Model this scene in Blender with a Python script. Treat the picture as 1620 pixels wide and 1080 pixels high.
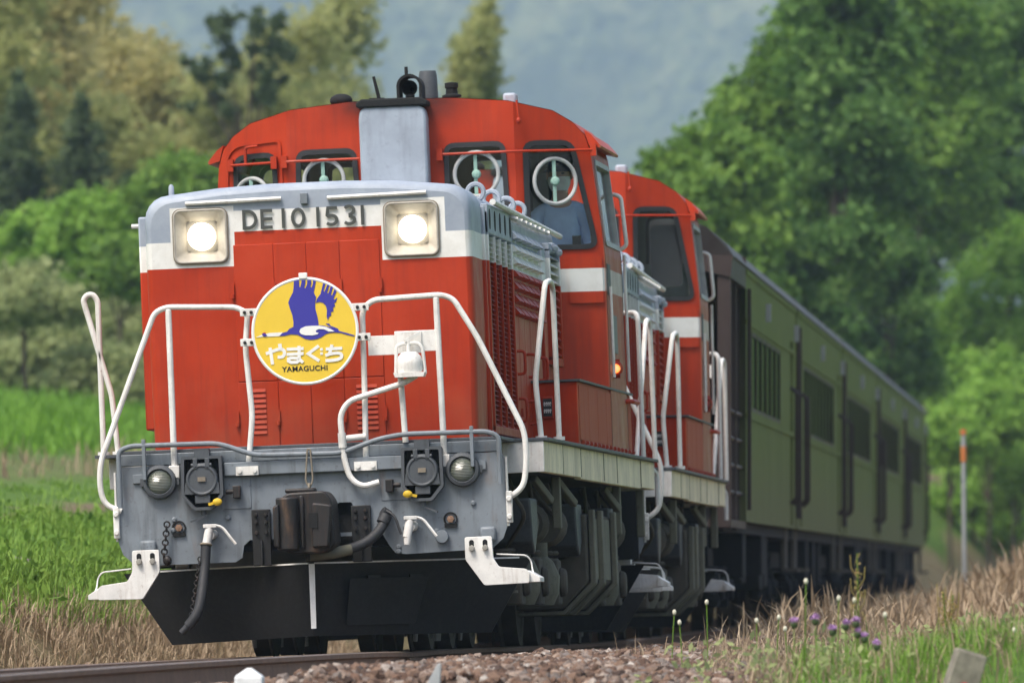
import bpy, bmesh, math, random
import numpy as np
from mathutils import Vector, Matrix, noise as mnoise

for o in list(bpy.data.objects): bpy.data.objects.remove(o, do_unlink=True)
scene = bpy.context.scene
C = scene.collection
R_ = math.radians

# ------------------------------------------------------------------ camera, world, sun, exposure
cam_d = bpy.data.cameras.new("camera"); cam = bpy.data.objects.new("camera", cam_d); C.objects.link(cam)
cam_d.sensor_width = 36; cam_d.lens = 36 * 18088 / 1620.0
cam_d.clip_start = 1; cam_d.clip_end = 14000
_cr = (0.99693265, 0.0, -0.07826428); _cd = (0.07824252, 0.02358296, 0.99665538); _cu = (0.0018457, -0.99972188, 0.02351062)
right = Vector((_cr[0], _cd[0], _cu[0])); down = Vector((_cr[1], _cd[1], _cu[1])); fwd = Vector((_cr[2], _cd[2], _cu[2]))
CAM = Vector((7.23823, -75.6935, 0.290635))
cam.matrix_world = Matrix(((right.x, -down.x, -fwd.x, CAM.x), (right.y, -down.y, -fwd.y, CAM.y), (right.z, -down.z, -fwd.z, CAM.z), (0, 0, 0, 1)))
cam_d.dof.use_dof = True; cam_d.dof.focus_distance = 77.0; cam_d.dof.aperture_fstop = 5.6
scene.camera = cam

SUN_EL, SUN_AZ = R_(58), R_(215)         # azimuth clockwise from +Y
world = bpy.data.worlds.new("World"); scene.world = world; world.use_nodes = True
wn = world.node_tree.nodes; wl = world.node_tree.links
sky = wn.new("ShaderNodeTexSky"); sky.sky_type = 'NISHITA'; sky.sun_disc = False
sky.sun_elevation = SUN_EL; sky.sun_rotation = SUN_AZ; sky.dust_density = 5.0; sky.air_density = 1.2; sky.ozone_density = 1.0
wl.new(sky.outputs[0], wn["Background"].inputs[0]); wn["Background"].inputs[1].default_value = 0.13
sun_d = bpy.data.lights.new("sun", 'SUN'); sun = bpy.data.objects.new("sun", sun_d); C.objects.link(sun)
sun_d.energy = 2.3; sun_d.angle = R_(20); sun_d.color = (1.0, 0.95, 0.88)
sv = Vector((math.sin(SUN_AZ) * math.cos(SUN_EL), math.cos(SUN_AZ) * math.cos(SUN_EL), math.sin(SUN_EL)))
sun.rotation_euler = sv.to_track_quat('Z', 'Y').to_euler()
vs = scene.view_settings; vs.view_transform = 'Standard'; vs.look = 'None'; vs.exposure = 0.82; vs.gamma = 1.0; vs.use_curve_mapping = False
cy = scene.cycles
cy.use_denoising = True; cy.max_bounces = 6; cy.diffuse_bounces = 3; cy.glossy_bounces = 3; cy.transmission_bounces = 4
cy.transparent_max_bounces = 10; cy.volume_bounces = 1; cy.caustics_reflective = False; cy.caustics_refractive = False

# ------------------------------------------------------------------ materials
class NT:
    def __init__(s, name):
        s.m = bpy.data.materials.new(name); s.m.use_nodes = True
        s.t = s.m.node_tree; s.n = s.t.nodes; s.l = s.t.links; s.b = s.n["Principled BSDF"]
        s._tc = None
    def new(s, k): return s.n.new("ShaderNode" + k)
    def tc(s, o="Object"):
        if s._tc is None: s._tc = s.new("TexCoord")
        return s._tc.outputs[o]
    def put(s, sock, v):
        if hasattr(v, "is_output"): s.l.new(v, sock)
        else:
            if isinstance(v, (tuple, list)) and len(v) == 3 and len(sock.default_value) == 4: v = (*v, 1)
            sock.default_value = v
    def math(s, op, a, b=0.0, c=None):
        n = s.new("Math"); n.operation = op; s.put(n.inputs[0], a); s.put(n.inputs[1], b)
        if c is not None: s.put(n.inputs[2], c)
        return n.outputs[0]
    def mix(s, f, a, b, mode='MIX'):
        n = s.new("Mix"); n.data_type = 'RGBA'; n.blend_type = mode
        s.put(n.inputs[0], f); s.put(n.inputs[6], a); s.put(n.inputs[7], b); return n.outputs[2]
    def xyz(s, v=None):
        n = s.new("SeparateXYZ"); s.l.new(v if v is not None else s.tc(), n.inputs[0]); return n.outputs
    def noise(s, scale, detail=4, rough=.55, vec=None, stretch=None):
        n = s.new("TexNoise"); n.inputs["Scale"].default_value = scale; n.inputs["Detail"].default_value = detail; n.inputs["Roughness"].default_value = rough
        v = vec if vec is not None else s.tc()
        if stretch:
            mp = s.new("Mapping"); mp.inputs["Scale"].default_value = stretch; s.l.new(v, mp.inputs[0]); v = mp.outputs[0]
        s.l.new(v, n.inputs[0]); return n.outputs[0]
    def ramp(s, f, *stops):
        n = s.new("ValToRGB"); r = n.color_ramp
        while len(r.elements) < len(stops): r.elements.new(.5)
        for e, (p, c) in zip(r.elements, stops): e.position = p; e.color = (*c, 1) if len(c) == 3 else c
        s.l.new(f, n.inputs[0]); return n.outputs[0]
    def rmap(s, v, a, b, c=0.0, d=1.0):
        n = s.new("MapRange"); n.clamp = True; s.put(n.inputs[0], v)
        for i, k in enumerate((a, b, c, d)): n.inputs[i + 1].default_value = k
        return n.outputs[0]
    def bump(s, h, strength=.2, dist=.01):
        n = s.new("Bump"); n.inputs["Strength"].default_value = strength; n.inputs["Distance"].default_value = dist
        s.l.new(h, n.inputs["Height"]); s.l.new(n.outputs[0], s.b.inputs["Normal"])
    def fin(s, col=None, rough=None, metal=None, spec=None):
        if col is not None: s.put(s.b.inputs["Base Color"], col)
        if rough is not None: s.put(s.b.inputs["Roughness"], rough)
        if metal is not None: s.put(s.b.inputs["Metallic"], metal)
        if spec is not None: s.put(s.b.inputs["Specular IOR Level"], spec)
        return s.m

def worn(name, col, rough=.5, dirt=(.05, .042, .035), amount=.35, metal=0, scale=3.0, streak=True, bump=.12, var=.18, spec=.4, rust=0):
    """painted or bare metal with uneven colour, dirt specks and rain streaks"""
    t = NT(name)
    n1 = t.noise(scale, 6, .6)
    c = t.mix(t.rmap(n1, .3, .7), tuple(k * (1 - var) for k in col), tuple(min(1, k * (1 + var)) for k in col))
    n2 = t.noise(scale * 9, 5, .7)
    d = t.math('MULTIPLY', t.rmap(n2, .58, .78), amount)
    c = t.mix(d, c, dirt)
    if streak:
        n3 = t.noise(scale * 5, 4, .6, stretch=(1, 1, .12))
        c = t.mix(t.math('MULTIPLY', t.rmap(n3, .52, .75), amount * .6), c, dirt)
    if rust:
        n4 = t.noise(7, 5, .65, stretch=(1, 1, .22)); n5 = t.noise(2.2, 4, .6)
        c = t.mix(t.math('MULTIPLY', t.math('MULTIPLY', t.rmap(n4, .56, .70), t.rmap(n5, .45, .62)), rust), c, (.17, .095, .05))
    t.fin(c, t.rmap(n2, .3, .7, rough - .1, rough + .15), metal, spec)
    t.bump(n2, bump, .004)
    return t.m

def paint(name, kind):
    """the locomotive's red with white band and grey top, cut by height as the paint line runs"""
    t = NT(name); x, y, z = t.xyz(); ax = t.math('ABSOLUTE', x)
    gt = lambda a, b: t.math('GREATER_THAN', a, b); lt = lambda a, b: t.math('LESS_THAN', a, b)
    AND = lambda *k: k[0] if len(k) == 1 else t.math('MULTIPLY', k[0], AND(*k[1:])); OR = lambda a, b: t.math('MAXIMUM', a, b)
    n1 = t.noise(1.6, 5, .6); n2 = t.noise(38, 4, .7); n3 = t.noise(16, 4, .6, stretch=(1, 1, .08)); n4 = t.noise(5, 6, .65)
    red = t.mix(t.rmap(n1, .3, .7), (.34, .028, .008), (.43, .041, .011))
    red = t.mix(t.math('MULTIPLY', t.rmap(n3, .48, .72), .45), red, (.20, .024, .014))
    n6 = t.noise(3.2, 6, .7); red = t.mix(t.math('MULTIPLY', t.rmap(n6, .52, .72), .35), red, (.43, .052, .022))
    n7 = t.noise(7, 5, .7, stretch=(1, 1, .05)); red = t.mix(t.math('MULTIPLY', t.rmap(n7, .60, .74), .55), red, (.13, .022, .016))
    wht = t.mix(t.rmap(n4, .4, .75), (.72, .72, .70), (.56, .55, .51))
    gry = t.mix(t.rmap(n4, .35, .7), (.25, .29, .355), (.33, .37, .43))
    if kind == 'hood':
        front = lt(y, .62)
        inner = AND(front, lt(ax, .56), gt(z, 2.845), lt(z, 2.985))
        around = AND(front, gt(ax, .495), lt(ax, .925), gt(z, 2.615), lt(z, 3.02))
        band = AND(gt(z, 2.615), lt(z, 2.79), OR(t.math('SUBTRACT', 1.0, front), gt(ax, .53)))
        white = OR(OR(inner, around), band)
        grey = AND(gt(z, 2.789), t.math('SUBTRACT', 1.0, AND(front, lt(ax, .5), lt(z, 2.846))))
        c = t.mix(grey, red, gry); c = t.mix(white, c, wht)
    elif kind == 'cab':
        c = t.mix(AND(gt(z, 2.585), lt(z, 2.755)), red, wht)
    else: c = red
    dz = t.math('MULTIPLY', t.rmap(z, 2.0, 1.32), t.rmap(n6, .35, .7)); c = t.mix(t.math('MULTIPLY', dz, .38), c, (.20, .085, .045))
    if kind in ('cab', 'red'):
        st = AND(t.rmap(ax, .62, .26), t.rmap(z, 3.80, 4.0), t.rmap(n4, .25, .6, .45, 1.0)); c = t.mix(st, c, (.018, .016, .016))
    c = t.mix(t.math('MULTIPLY', t.rmap(n2, .62, .8), .45), c, (.10, .055, .04))
    # soot and road dirt on flanks that look sideways, thrown up along the length
    if kind == 'box':
        sd = gt(ax, 1.435)
        c = t.mix(t.math('MULTIPLY', sd, t.rmap(n3, .25, .6, .45, .85)), c, (.42, .15, .085))
    if kind == 'box': t.put(t.b.inputs['Specular IOR Level'], .1)
    if kind == 'cab':
        sd = gt(ax, 1.44)
        c = t.mix(t.math('MULTIPLY', sd, t.rmap(n3, .25, .6, .25, .6)), c, (.30, .12, .075))
    t.fin(c, t.rmap(n6, .3, .7, .34, .58) if kind != 'box' else .85, 0, .22 if kind != 'box' else .08); t.bump(t.math('ADD', t.math('MULTIPLY', n1, 3.0), n4), .22, .010)
    return t.m

M = {}
M['hood'] = paint('hood_paint', 'hood'); M['cab'] = paint('cab_paint', 'cab'); M['red'] = paint('red_paint', 'red'); M['boxp'] = paint('box_paint', 'box')
M['white'] = worn('white_paint', (.68, .67, .64), .45, (.20, .12, .07), .55, scale=5, rust=.35)
M['cream'] = worn('dirty_cream_sill', (.78, .68, .47), .85, (.12, .095, .06), .7, scale=2.5, spec=.15)
M['beam'] = worn('beam_grey', (.165, .190, .215), .5, (.030, .028, .027), .8, scale=3, var=.2, rust=.5)
M['dgrey'] = worn('dark_grey_paint', (.066, .074, .084), .5, (.014, .014, .014), .6, scale=6)
M['grey'] = worn('light_grey_paint', (.30, .34, .40), .45, (.06, .06, .06), .35, scale=3)
M['black'] = worn('black_plough', (.007, .0072, .008), .62, (.022, .020, .018), .5, scale=3, var=.25)
M['iron'] = worn('oily_iron', (.013, .012, .012), .5, (.075, .035, .02), .7, scale=9, var=.4, rust=.55)
M['chassis'] = worn('chassis_brown_grey', (.085, .076, .060), .85, (.12, .092, .064), .7, scale=4, var=.3, spec=.2)
M['olive'] = worn('dusty_tank_grey', (.15, .145, .105), .75, (.05, .042, .030), .7, scale=3, var=.2, spec=.2)
M['rubber'] = worn('rubber', (.022, .023, .026), .6, (.05, .045, .04), .3, scale=10, streak=False)
M['soot'] = worn('soot_black', (.008, .0085, .009), .85, (.02, .02, .02), .3, scale=8, streak=False)
M['inside'] = worn('cab_interior', (.22, .26, .235), .7, (.08, .08, .08), .3, scale=5)
M['mint'] = worn('mint_paint', (.22, .36, .31), .5, (.15, .17, .15), .2, scale=10, streak=False)
M['ringgrey'] = worn('disc_ring', (.36, .37, .37), .45, (.2, .2, .2), .3, scale=10, streak=False)
M['yellowtag'] = worn('yellow_tag', (.55, .36, .02), .5, amount=.2, streak=False)
M['reflector'] = worn('lamp_housing', (.34, .315, .275), .4, (.2, .16, .12), .35, scale=8, streak=False)
M['gasket'] = worn('lamp_gasket', (.20, .17, .13), .7, (.05, .04, .03), .4, scale=30, streak=False)
M['brown'] = worn('coach_end_brown', (.030, .019, .017), .55, (.05, .042, .035), .3, scale=3)
M['roofc'] = worn('coach_roof', (.075, .08, .085), .65, (.04, .04, .04), .4, scale=2, streak=False)
M['rust'] = worn('rail_rust', (.22, .135, .090), .75, (.10, .062, .042), .5, scale=6, streak=False, spec=.25)
M['railtop'] = worn('rail_head_worn', (.27, .19, .14), .42, (.14, .09, .06), .4, metal=.5, scale=12, streak=False)
M['conc'] = worn('concrete', (.30, .29, .26), .85, (.14, .13, .10), .5, scale=8, streak=False, spec=.2)
M['oldstone'] = worn('weathered_stone', (.20, .185, .15), .9, (.07, .075, .04), .8, scale=14, streak=False, spec=.1, var=.35)
M['stake'] = worn('stake_white', (.66, .68, .69), .6, (.3, .3, .28), .3, scale=20, streak=False)
M['redmark'] = worn('red_mark', (.42, .05, .035), .6, amount=.2, streak=False)
M['orange'] = worn('orange_band', (.50, .17, .05), .6, amount=.4, streak=False)
M['steelpole'] = worn('pole_grey', (.30, .32, .33), .55, (.15, .14, .12), .3, scale=4)
M['ink'] = worn('black_print', (.02, .02, .022), .5, amount=.05, streak=False, bump=.02)
M['numgreen'] = worn('number_plates', (.055, .060, .055), .5, (.12, .12, .11), .2, scale=14, streak=False)
M['hmyellow'] = worn('headmark_yellow', (.72, .50, .045), .4, (.6, .45, .1), .1, scale=4, streak=False, bump=.02, var=.05)
M['hmblue'] = worn('headmark_blue', (.040, .036, .30), .4, amount=.05, scale=4, streak=False, bump=.02, var=.05)
M['hmwhite'] = worn('headmark_white', (.74, .74, .72), .4, (.5, .48, .4), .15, scale=8, streak=False, bump=.02, var=.05)
M['hmred'] = worn('headmark_red', (.5, .03, .02), .4, amount=.05, streak=False)
M['skin'] = worn('skin', (.42, .25, .18), .5, (.4, .2, .15), .1, scale=10, streak=False, bump=.02, var=.08)
M['shirt'] = worn('blue_shirt', (.42, .60, .95), .8, (.32, .48, .8), .3, scale=8, streak=True, bump=.3, var=.15)
M['navy'] = worn('navy_cap', (.025, .035, .075), .7, amount=.1, scale=8, streak=False)
M['mask'] = worn('white_mask', (.74, .76, .78), .7, (.6, .6, .62), .1, scale=8, streak=False)
M['trouser'] = worn('dark_trousers', (.03, .035, .05), .8, amount=.1, scale=8, streak=False)
M['hair'] = worn('dark_hair', (.015, .013, .012), .6, amount=.1, scale=30, streak=False)
M['plate'] = worn('side_number_plate', (.14, .145, .15), .5, amount=.3, scale=8)

def glass(name, tint=(.82, .9, .88), refl=1.0):
    t = NT(name); tr = t.new("BsdfTransparent"); tr.inputs[0].default_value = (*tint, 1)
    gl = t.new("BsdfGlossy"); gl.inputs["Roughness"].default_value = .03; gl.inputs[0].default_value = (.9 * refl, .95 * refl, 1 * refl, 1)
    fr = t.new("Fresnel"); fr.inputs[0].default_value = 1.5
    mx = t.new("MixShader"); t.l.new(fr.outputs[0], mx.inputs[0]); t.l.new(tr.outputs[0], mx.inputs[1]); t.l.new(gl.outputs[0], mx.inputs[2])
    t.l.new(mx.outputs[0], t.n["Material Output"].inputs[0]); return t.m
M['glass'] = glass('cab_glass', (.94, .97, .96)); M['coachglass'] = glass('coach_glass', (.07, .075, .075), .22)
def lens(name, col, rough=.1):
    t = NT(name); z = t.xyz()[2]; w = t.math('SINE', t.math('MULTIPLY', z, 620.0))
    t.fin(t.mix(t.rmap(w, -1, 1), tuple(k * .55 for k in col), col), rough, 0, .9); t.bump(w, .4, .004); return t.m
M['greenlens'] = lens('ribbed_lens', (.13, .145, .115))
def emit(name, col, st):
    t = NT(name); t.fin((.8, .8, .8), .3); t.put(t.b.inputs["Emission Color"], col); t.b.inputs["Emission Strength"].default_value = st; return t.m
M['beamlight'] = emit('lit_headlight', (1, .90, .70), 2.6)
M['amber'] = emit('lit_side_lamp', (1, .22, .02), 1.3)

def coach_paint():
    t = NT('coach_olive'); x, y, z = t.xyz()
    n1 = t.noise(1.2, 5, .6); n3 = t.noise(9, 5, .6, stretch=(1, 1, .07)); n2 = t.noise(30, 4, .7)
    c = t.mix(t.rmap(n1, .3, .7), (.128, .172, .050), (.165, .212, .068))
    dust = t.math('MULTIPLY', t.rmap(z, 1.9, 1.05, .03, .7), t.rmap(n3, .25, .7, .35, 1.0))
    c = t.mix(dust, c, (.215, .195, .125))
    c = t.mix(t.math('MULTIPLY', t.rmap(n3, .5, .72), .5), c, (.07, .08, .030))
    c = t.mix(t.math('MULTIPLY', t.rmap(n2, .62, .8), .3), c, (.05, .045, .03))
    t.fin(c, .8, 0, .08); t.bump(n1, .1, .01); return t.m
M['coach'] = coach_paint()

def foliage(name, cols, trans=.35, rough=.6):
    """leaf colour differs from leaf to leaf and from clump to clump"""
    t = NT(name); g = t.new("NewGeometry")
    n = t.noise(.9, 3, .6, vec=t.tc("Object"))
    f = t.math('ADD', t.math('MULTIPLY', g.outputs["Random Per Island"], .55), t.math('MULTIPLY', t.rmap(n, .3, .7), .45))
    c = t.ramp(f, *[(i / (len(cols) - 1), k) for i, k in enumerate(cols)])
    t.fin(c, rough, 0, .25)
    tl = t.new("BsdfTranslucent"); t.l.new(c, tl.inputs[0])
    mx = t.new("MixShader"); mx.inputs[0].default_value = trans
    t.l.new(t.b.outputs[0], mx.inputs[1]); t.l.new(tl.outputs[0], mx.inputs[2]); t.l.new(mx.outputs[0], t.n["Material Output"].inputs[0])
    return t.m
M['leafA'] = foliage('leaf_fresh_green', [(0.05, 0.12, 0.018), (0.14, 0.26, 0.036), (0.28, 0.42, 0.075)], 0.45)
M['leafB'] = foliage('leaf_mid_green', [(0.035, 0.09, 0.02), (0.1, 0.205, 0.04), (0.22, 0.36, 0.09)], 0.45)
M['leafC'] = foliage('leaf_bright', [(0.13, 0.27, 0.03), (0.21, 0.38, 0.05), (0.31, 0.48, 0.09)], 0.45)
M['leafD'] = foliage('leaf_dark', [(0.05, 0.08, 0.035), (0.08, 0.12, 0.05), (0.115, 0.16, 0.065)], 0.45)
M['leafE'] = foliage('leaf_grey_green', [(0.24, 0.29, 0.11), (0.33, 0.38, 0.16), (0.42, 0.46, 0.22)], .5)
M['bamboo'] = foliage('bamboo_leaf', [(0.36, 0.34, 0.13), (0.46, 0.42, 0.17), (0.56, 0.5, 0.24)], 0.65)
M['bamboo2'] = foliage('bamboo_leaf_green', [(0.28, 0.32, 0.11), (0.38, 0.4, 0.15), (0.48, 0.47, 0.19)], 0.65)
M['grass'] = foliage('grass_blade', [(.075, .16, .02), (.15, .27, .035), (.26, .38, .07)], .3)
M['grassY'] = foliage('tall_field_grass', [(.09, .20, .018), (.13, .27, .025), (.18, .33, .04)], .3)
M['dry'] = foliage('dry_grass', [(.20, .14, .085), (.30, .225, .145), (.46, .37, .26)], .2)
M['sorrel'] = foliage('sorrel_seed', [(.22, .20, .05), (.30, .24, .08), (.33, .15, .08)], .2)
M['purple'] = foliage('thistle_purple', [(.36, .17, .42), (.44, .25, .50), (.54, .36, .58)], .2)
M['whitehead'] = foliage('plantain_white', [(.55, .53, .42), (.65, .63, .5), (.72, .7, .6)], .2)
M['bark'] = worn('bark', (.07, .055, .042), .9, (.03, .025, .02), .5, scale=2, spec=.1)
M['culm'] = worn('bamboo_culm', (.13, .15, .05), .6, (.2, .17, .08), .4, scale=2, spec=.2)
def gravel():
    t = NT('ballast_stone'); g = t.new("NewGeometry")
    c = t.ramp(g.outputs["Random Per Island"], (0, (.050, .034, .028)), (.3, (.13, .080, .058)), (.55, (.19, .125, .09)), (.75, (.15, .13, .12)), (.9, (.28, .21, .165)), (1, (.36, .33, .30)))
    n = t.noise(40, 4, .6); c = t.mix(t.rmap(n, .4, .7, 0, .5), c, (.05, .038, .03)); t.fin(c, .9, 0, .15); t.bump(n, .4, .01); return t.m
M['stone'] = gravel()

# ------------------------------------------------------------------ mesh helpers
def link(o, parent=None):
    C.objects.link(o)
    if parent is not None: o.parent = parent
    return o
def tag(o, label=None, cat=None, group=None, kind=None):
    if label: o["label"] = label
    if cat: o["category"] = cat
    if group: o["group"] = group
    if kind: o["kind"] = kind
    return o
def empty(name, mw=None, loc=None):
    o = bpy.data.objects.new(name, None); o.empty_display_size = .3; link(o)
    if mw is not None: o.matrix_world = mw
    if loc is not None: o.location = loc
    return o
def finish(me, name, mat, parent, smooth=35, bevel=0):
    if mat is not None: me.materials.append(M[mat] if isinstance(mat, str) else mat)
    if smooth:
        me.polygons.foreach_set("use_smooth", [True] * len(me.polygons)); me.set_sharp_from_angle(angle=R_(smooth))
    o = bpy.data.objects.new(name, me); link(o, parent)
    if bevel:
        b = o.modifiers.new("bevel", 'BEVEL'); b.width = bevel; b.segments = 2; b.limit_method = 'ANGLE'; b.angle_limit = R_(40)
    return o

def fillet(path, r, seg=4):
    P = [Vector(p) for p in path]; out = [P[0]]
    for i in range(1, len(P) - 1):
        a, b, c = P[i - 1], P[i], P[i + 1]; u = (a - b); v = (c - b); d = min(r, u.length * .49, v.length * .49)
        p0 = b + u.normalized() * d; p1 = b + v.normalized() * d
        for k in range(seg + 1):
            t = k / seg; out.append(p0 * (1 - t) ** 2 + b * 2 * t * (1 - t) + p1 * t * t)
    return out + [P[-1]]

class MB:
    def __init__(s): s.v = []; s.f = []
    def add(s, vs, fs):
        k = len(s.v); s.v += [tuple(p) for p in vs]; s.f += [tuple(i + k for i in f) for f in fs]; return s
    def box(s, x0, x1, y0, y1, z0, z1):
        v = [(x, y, z) for x in (x0, x1) for y in (y0, y1) for z in (z0, z1)]
        return s.add(v, [(0, 1, 3, 2), (4, 6, 7, 5), (0, 4, 5, 1), (2, 3, 7, 6), (0, 2, 6, 4), (1, 5, 7, 3)])
    def obox(s, c, ax, ay, az, hx, hy, hz):
        c = Vector(c); ax, ay, az = Vector(ax).normalized(), Vector(ay).normalized(), Vector(az).normalized()
        v = [c + ax * hx * i + ay * hy * j + az * hz * k for i in (-1, 1) for j in (-1, 1) for k in (-1, 1)]
        return s.add(v, [(0, 1, 3, 2), (4, 6, 7, 5), (0, 4, 5, 1), (2, 3, 7, 6), (0, 2, 6, 4), (1, 5, 7, 3)])
    def bar(s, a, b, w, h, up=(0, 0, 1)):
        a, b = Vector(a), Vector(b); d = (b - a); L = d.length; d.normalize(); x = d.cross(Vector(up))
        if x.length < 1e-4: x = d.cross(Vector((1, 0, 0)))
        x.normalize(); z = x.cross(d)
        return s.obox((a + b) / 2, x, d, z, w / 2, L / 2, h / 2)
    def prism(s, pts, a, b, plane='xz'):
        """closed outline pts swept from a to b along the plane's normal"""
        n = len(pts)
        mk = {'xz': lambda p, t: (p[0], t, p[1]), 'yz': lambda p, t: (t, p[0], p[1]), 'xy': lambda p, t: (p[0], p[1], t)}[plane]
        v = [mk(p, a) for p in pts] + [mk(p, b) for p in pts]
        return s.add(v, [tuple(range(n))[::-1], tuple(range(n, 2 * n))] + [(i, (i + 1) % n, n + (i + 1) % n, n + i) for i in range(n)])
    def tube(s, path, r, n=8, caps=True, r1=None):
        P = [Vector(p) for p in path]; m = len(P); t0 = (P[1] - P[0]).normalized()
        up = Vector((0, 0, 1)) if abs(t0.z) < .9 else Vector((0, 1, 0)); x = t0.cross(up).normalized(); vs = []
        for i, p in enumerate(P):
            t = ((P[min(i + 1, m - 1)] - p).normalized() + (p - P[max(i - 1, 0)]).normalized())
            if t.length < 1e-6: t = t0
            t.normalize(); x = (x - t * x.dot(t)).normalized(); y = t.cross(x); rr = r if r1 is None else r + (r1 - r) * i / (m - 1)
            vs += [p + (x * math.cos(2 * math.pi * k / n) + y * math.sin(2 * math.pi * k / n)) * rr for k in range(n)]
        fs = [(i * n + k, i * n + (k + 1) % n, (i + 1) * n + (k + 1) % n, (i + 1) * n + k) for i in range(m - 1) for k in range(n)]
        if caps: fs += [tuple(range(n))[::-1], tuple((m - 1) * n + k for k in range(n))]
        return s.add(vs, fs)
    def cyl(s, a, b, r, r1=None, n=16): return s.tube([a, b], r, n, True, r if r1 is None else r1)
    def lathe(s, prof, o, axis, n=20):
        """prof: (radius, distance along axis)"""
        o = Vector(o); a = Vector(axis).normalized(); x = a.cross(Vector((0, 0, 1)))
        if x.length < .1: x = Vector((1, 0, 0))
        x.normalize(); y = a.cross(x); vs = []
        for r, t in prof: vs += [o + a * t + (x * math.cos(2 * math.pi * k / n) + y * math.sin(2 * math.pi * k / n)) * max(r, 1e-4) for k in range(n)]
        return s.add(vs, [(i * n + k, i * n + (k + 1) % n, (i + 1) * n + (k + 1) % n, (i + 1) * n + k) for i in range(len(prof) - 1) for k in range(n)])
    def torus(s, c, nrm, R, r, n=24, m=8):
        c = Vector(c); a = Vector(nrm).normalized(); x = a.cross(Vector((0, 0, 1)))
        if x.length < .1: x = Vector((1, 0, 0))
        x.normalize(); y = a.cross(x); vs = []
        for i in range(n):
            d = x * math.cos(2 * math.pi * i / n) + y * math.sin(2 * math.pi * i / n)
            vs += [c + d * (R + r * math.cos(2 * math.pi * j / m)) + a * r * math.sin(2 * math.pi * j / m) for j in range(m)]
        return s.add(vs, [(i * m + j, ((i + 1) % n) * m + j, ((i + 1) % n) * m + (j + 1) % m, i * m + (j + 1) % m) for i in range(n) for j in range(m)])
    def ball(s, c, rx, ry, rz, n=14, m=9):
        vs = []; c = Vector(c)
        for i in range(m + 1):
            t = math.pi * i / m
            vs += [c + Vector((rx * math.sin(t) * math.cos(2 * math.pi * k / n), ry * math.sin(t) * math.sin(2 * math.pi * k / n), rz * math.cos(t))) for k in range(n)]
        return s.add(vs, [(i * n + k, i * n + (k + 1) % n, (i + 1) * n + (k + 1) % n, (i + 1) * n + k) for i in range(m) for k in range(n)])
    def plate(s, outer, holes, fn, th):
        """flat sheet with openings; fn maps (a,b,depth) to 3D"""
        bm = bmesh.new(); loops = []
        for lp in [outer] + list(holes):
            vs = [bm.verts.new((p[0], p[1], 0)) for p in lp]
            for i in range(len(vs)): bm.edges.new((vs[i], vs[(i + 1) % len(vs)]))
            loops.append(len(lp))
        bmesh.ops.triangle_fill(bm, use_beauty=True, use_dissolve=False, edges=bm.edges[:])
        bm.verts.index_update(); n = len(bm.verts)
        co = [(v.co.x, v.co.y) for v in bm.verts]; fs = [tuple(v.index for v in f.verts) for f in bm.faces]; bm.free()
        vs = [fn(a, b, 0) for a, b in co] + [fn(a, b, th) for a, b in co]
        F = fs + [tuple(i + n for i in f[::-1]) for f in fs]; k = 0
        for L in loops:
            F += [(k + i, k + (i + 1) % L, n + k + (i + 1) % L, n + k + i) for i in range(L)]; k += L
        return s.add(vs, F)
    def loft(s, rings, close=True, caps=True):
        n = len(rings[0]); vs = [p for r in rings for p in r]; m = len(rings); kk = n if close else n - 1
        fs = [(i * n + k, i * n + (k + 1) % n, (i + 1) * n + (k + 1) % n, (i + 1) * n + k) for i in range(m - 1) for k in range(kk)]
        if caps: fs += [tuple(range(n))[::-1], tuple((m - 1) * n + k for k in range(n))]
        return s.add(vs, fs)
    def mesh(s, name):
        me = bpy.data.meshes.new(name); me.from_pydata(s.v, [], s.f); me.update()
        bm = bmesh.new(); bm.from_mesh(me); bmesh.ops.recalc_face_normals(bm, faces=bm.faces[:]); bm.to_mesh(me); bm.free()
        return me
    def islands(s):
        p = list(range(len(s.v)))
        def f(i):
            while p[i] != i: p[i] = p[p[i]]; i = p[i]
            return i
        for q in s.f:
            for i in q[1:]: p[f(i)] = f(q[0])
        d = {}
        for q in s.f: d.setdefault(f(q[0]), []).append(q)
        out = []
        for fs in d.values():
            ids = sorted({i for q in fs for i in q}); mp = {k: i for i, k in enumerate(ids)}; out.append(MB().add([s.v[i] for i in ids], [[mp[i] for i in q] for q in fs]))
        return out
    def build(s, name, mat, parent=None, smooth=35, bevel=0):
        if name in EACH:
            for m in s.islands()[1:]: finish(m.mesh(name), name, mat, parent, smooth, bevel)
            return finish(s.islands()[0].mesh(name), name, mat, parent, smooth, bevel)
        o = finish(s.mesh(name), name, mat, parent, smooth, bevel)
        if name in FINE: o["kind"] = "stuff"
        return o
EACH = {"plough_panel", "tank_strap", "corner_post", "step_handrail", "end_sill", "side_sill", "beam_patch", "corner_pipe", "grille_bar", "beam_edge", "deck_railing", "front_louvre", "door_handle", "brake_pipe", "box_hinge"}
FINE = {"rivet", "plate_bolt", "step_bolt", "clamp_bolt", "louvre", "hose_chain", "safety_chain", "coil_spring", "pipe_cluster", "sill_joint", "slot", "notice_print"}

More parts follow.
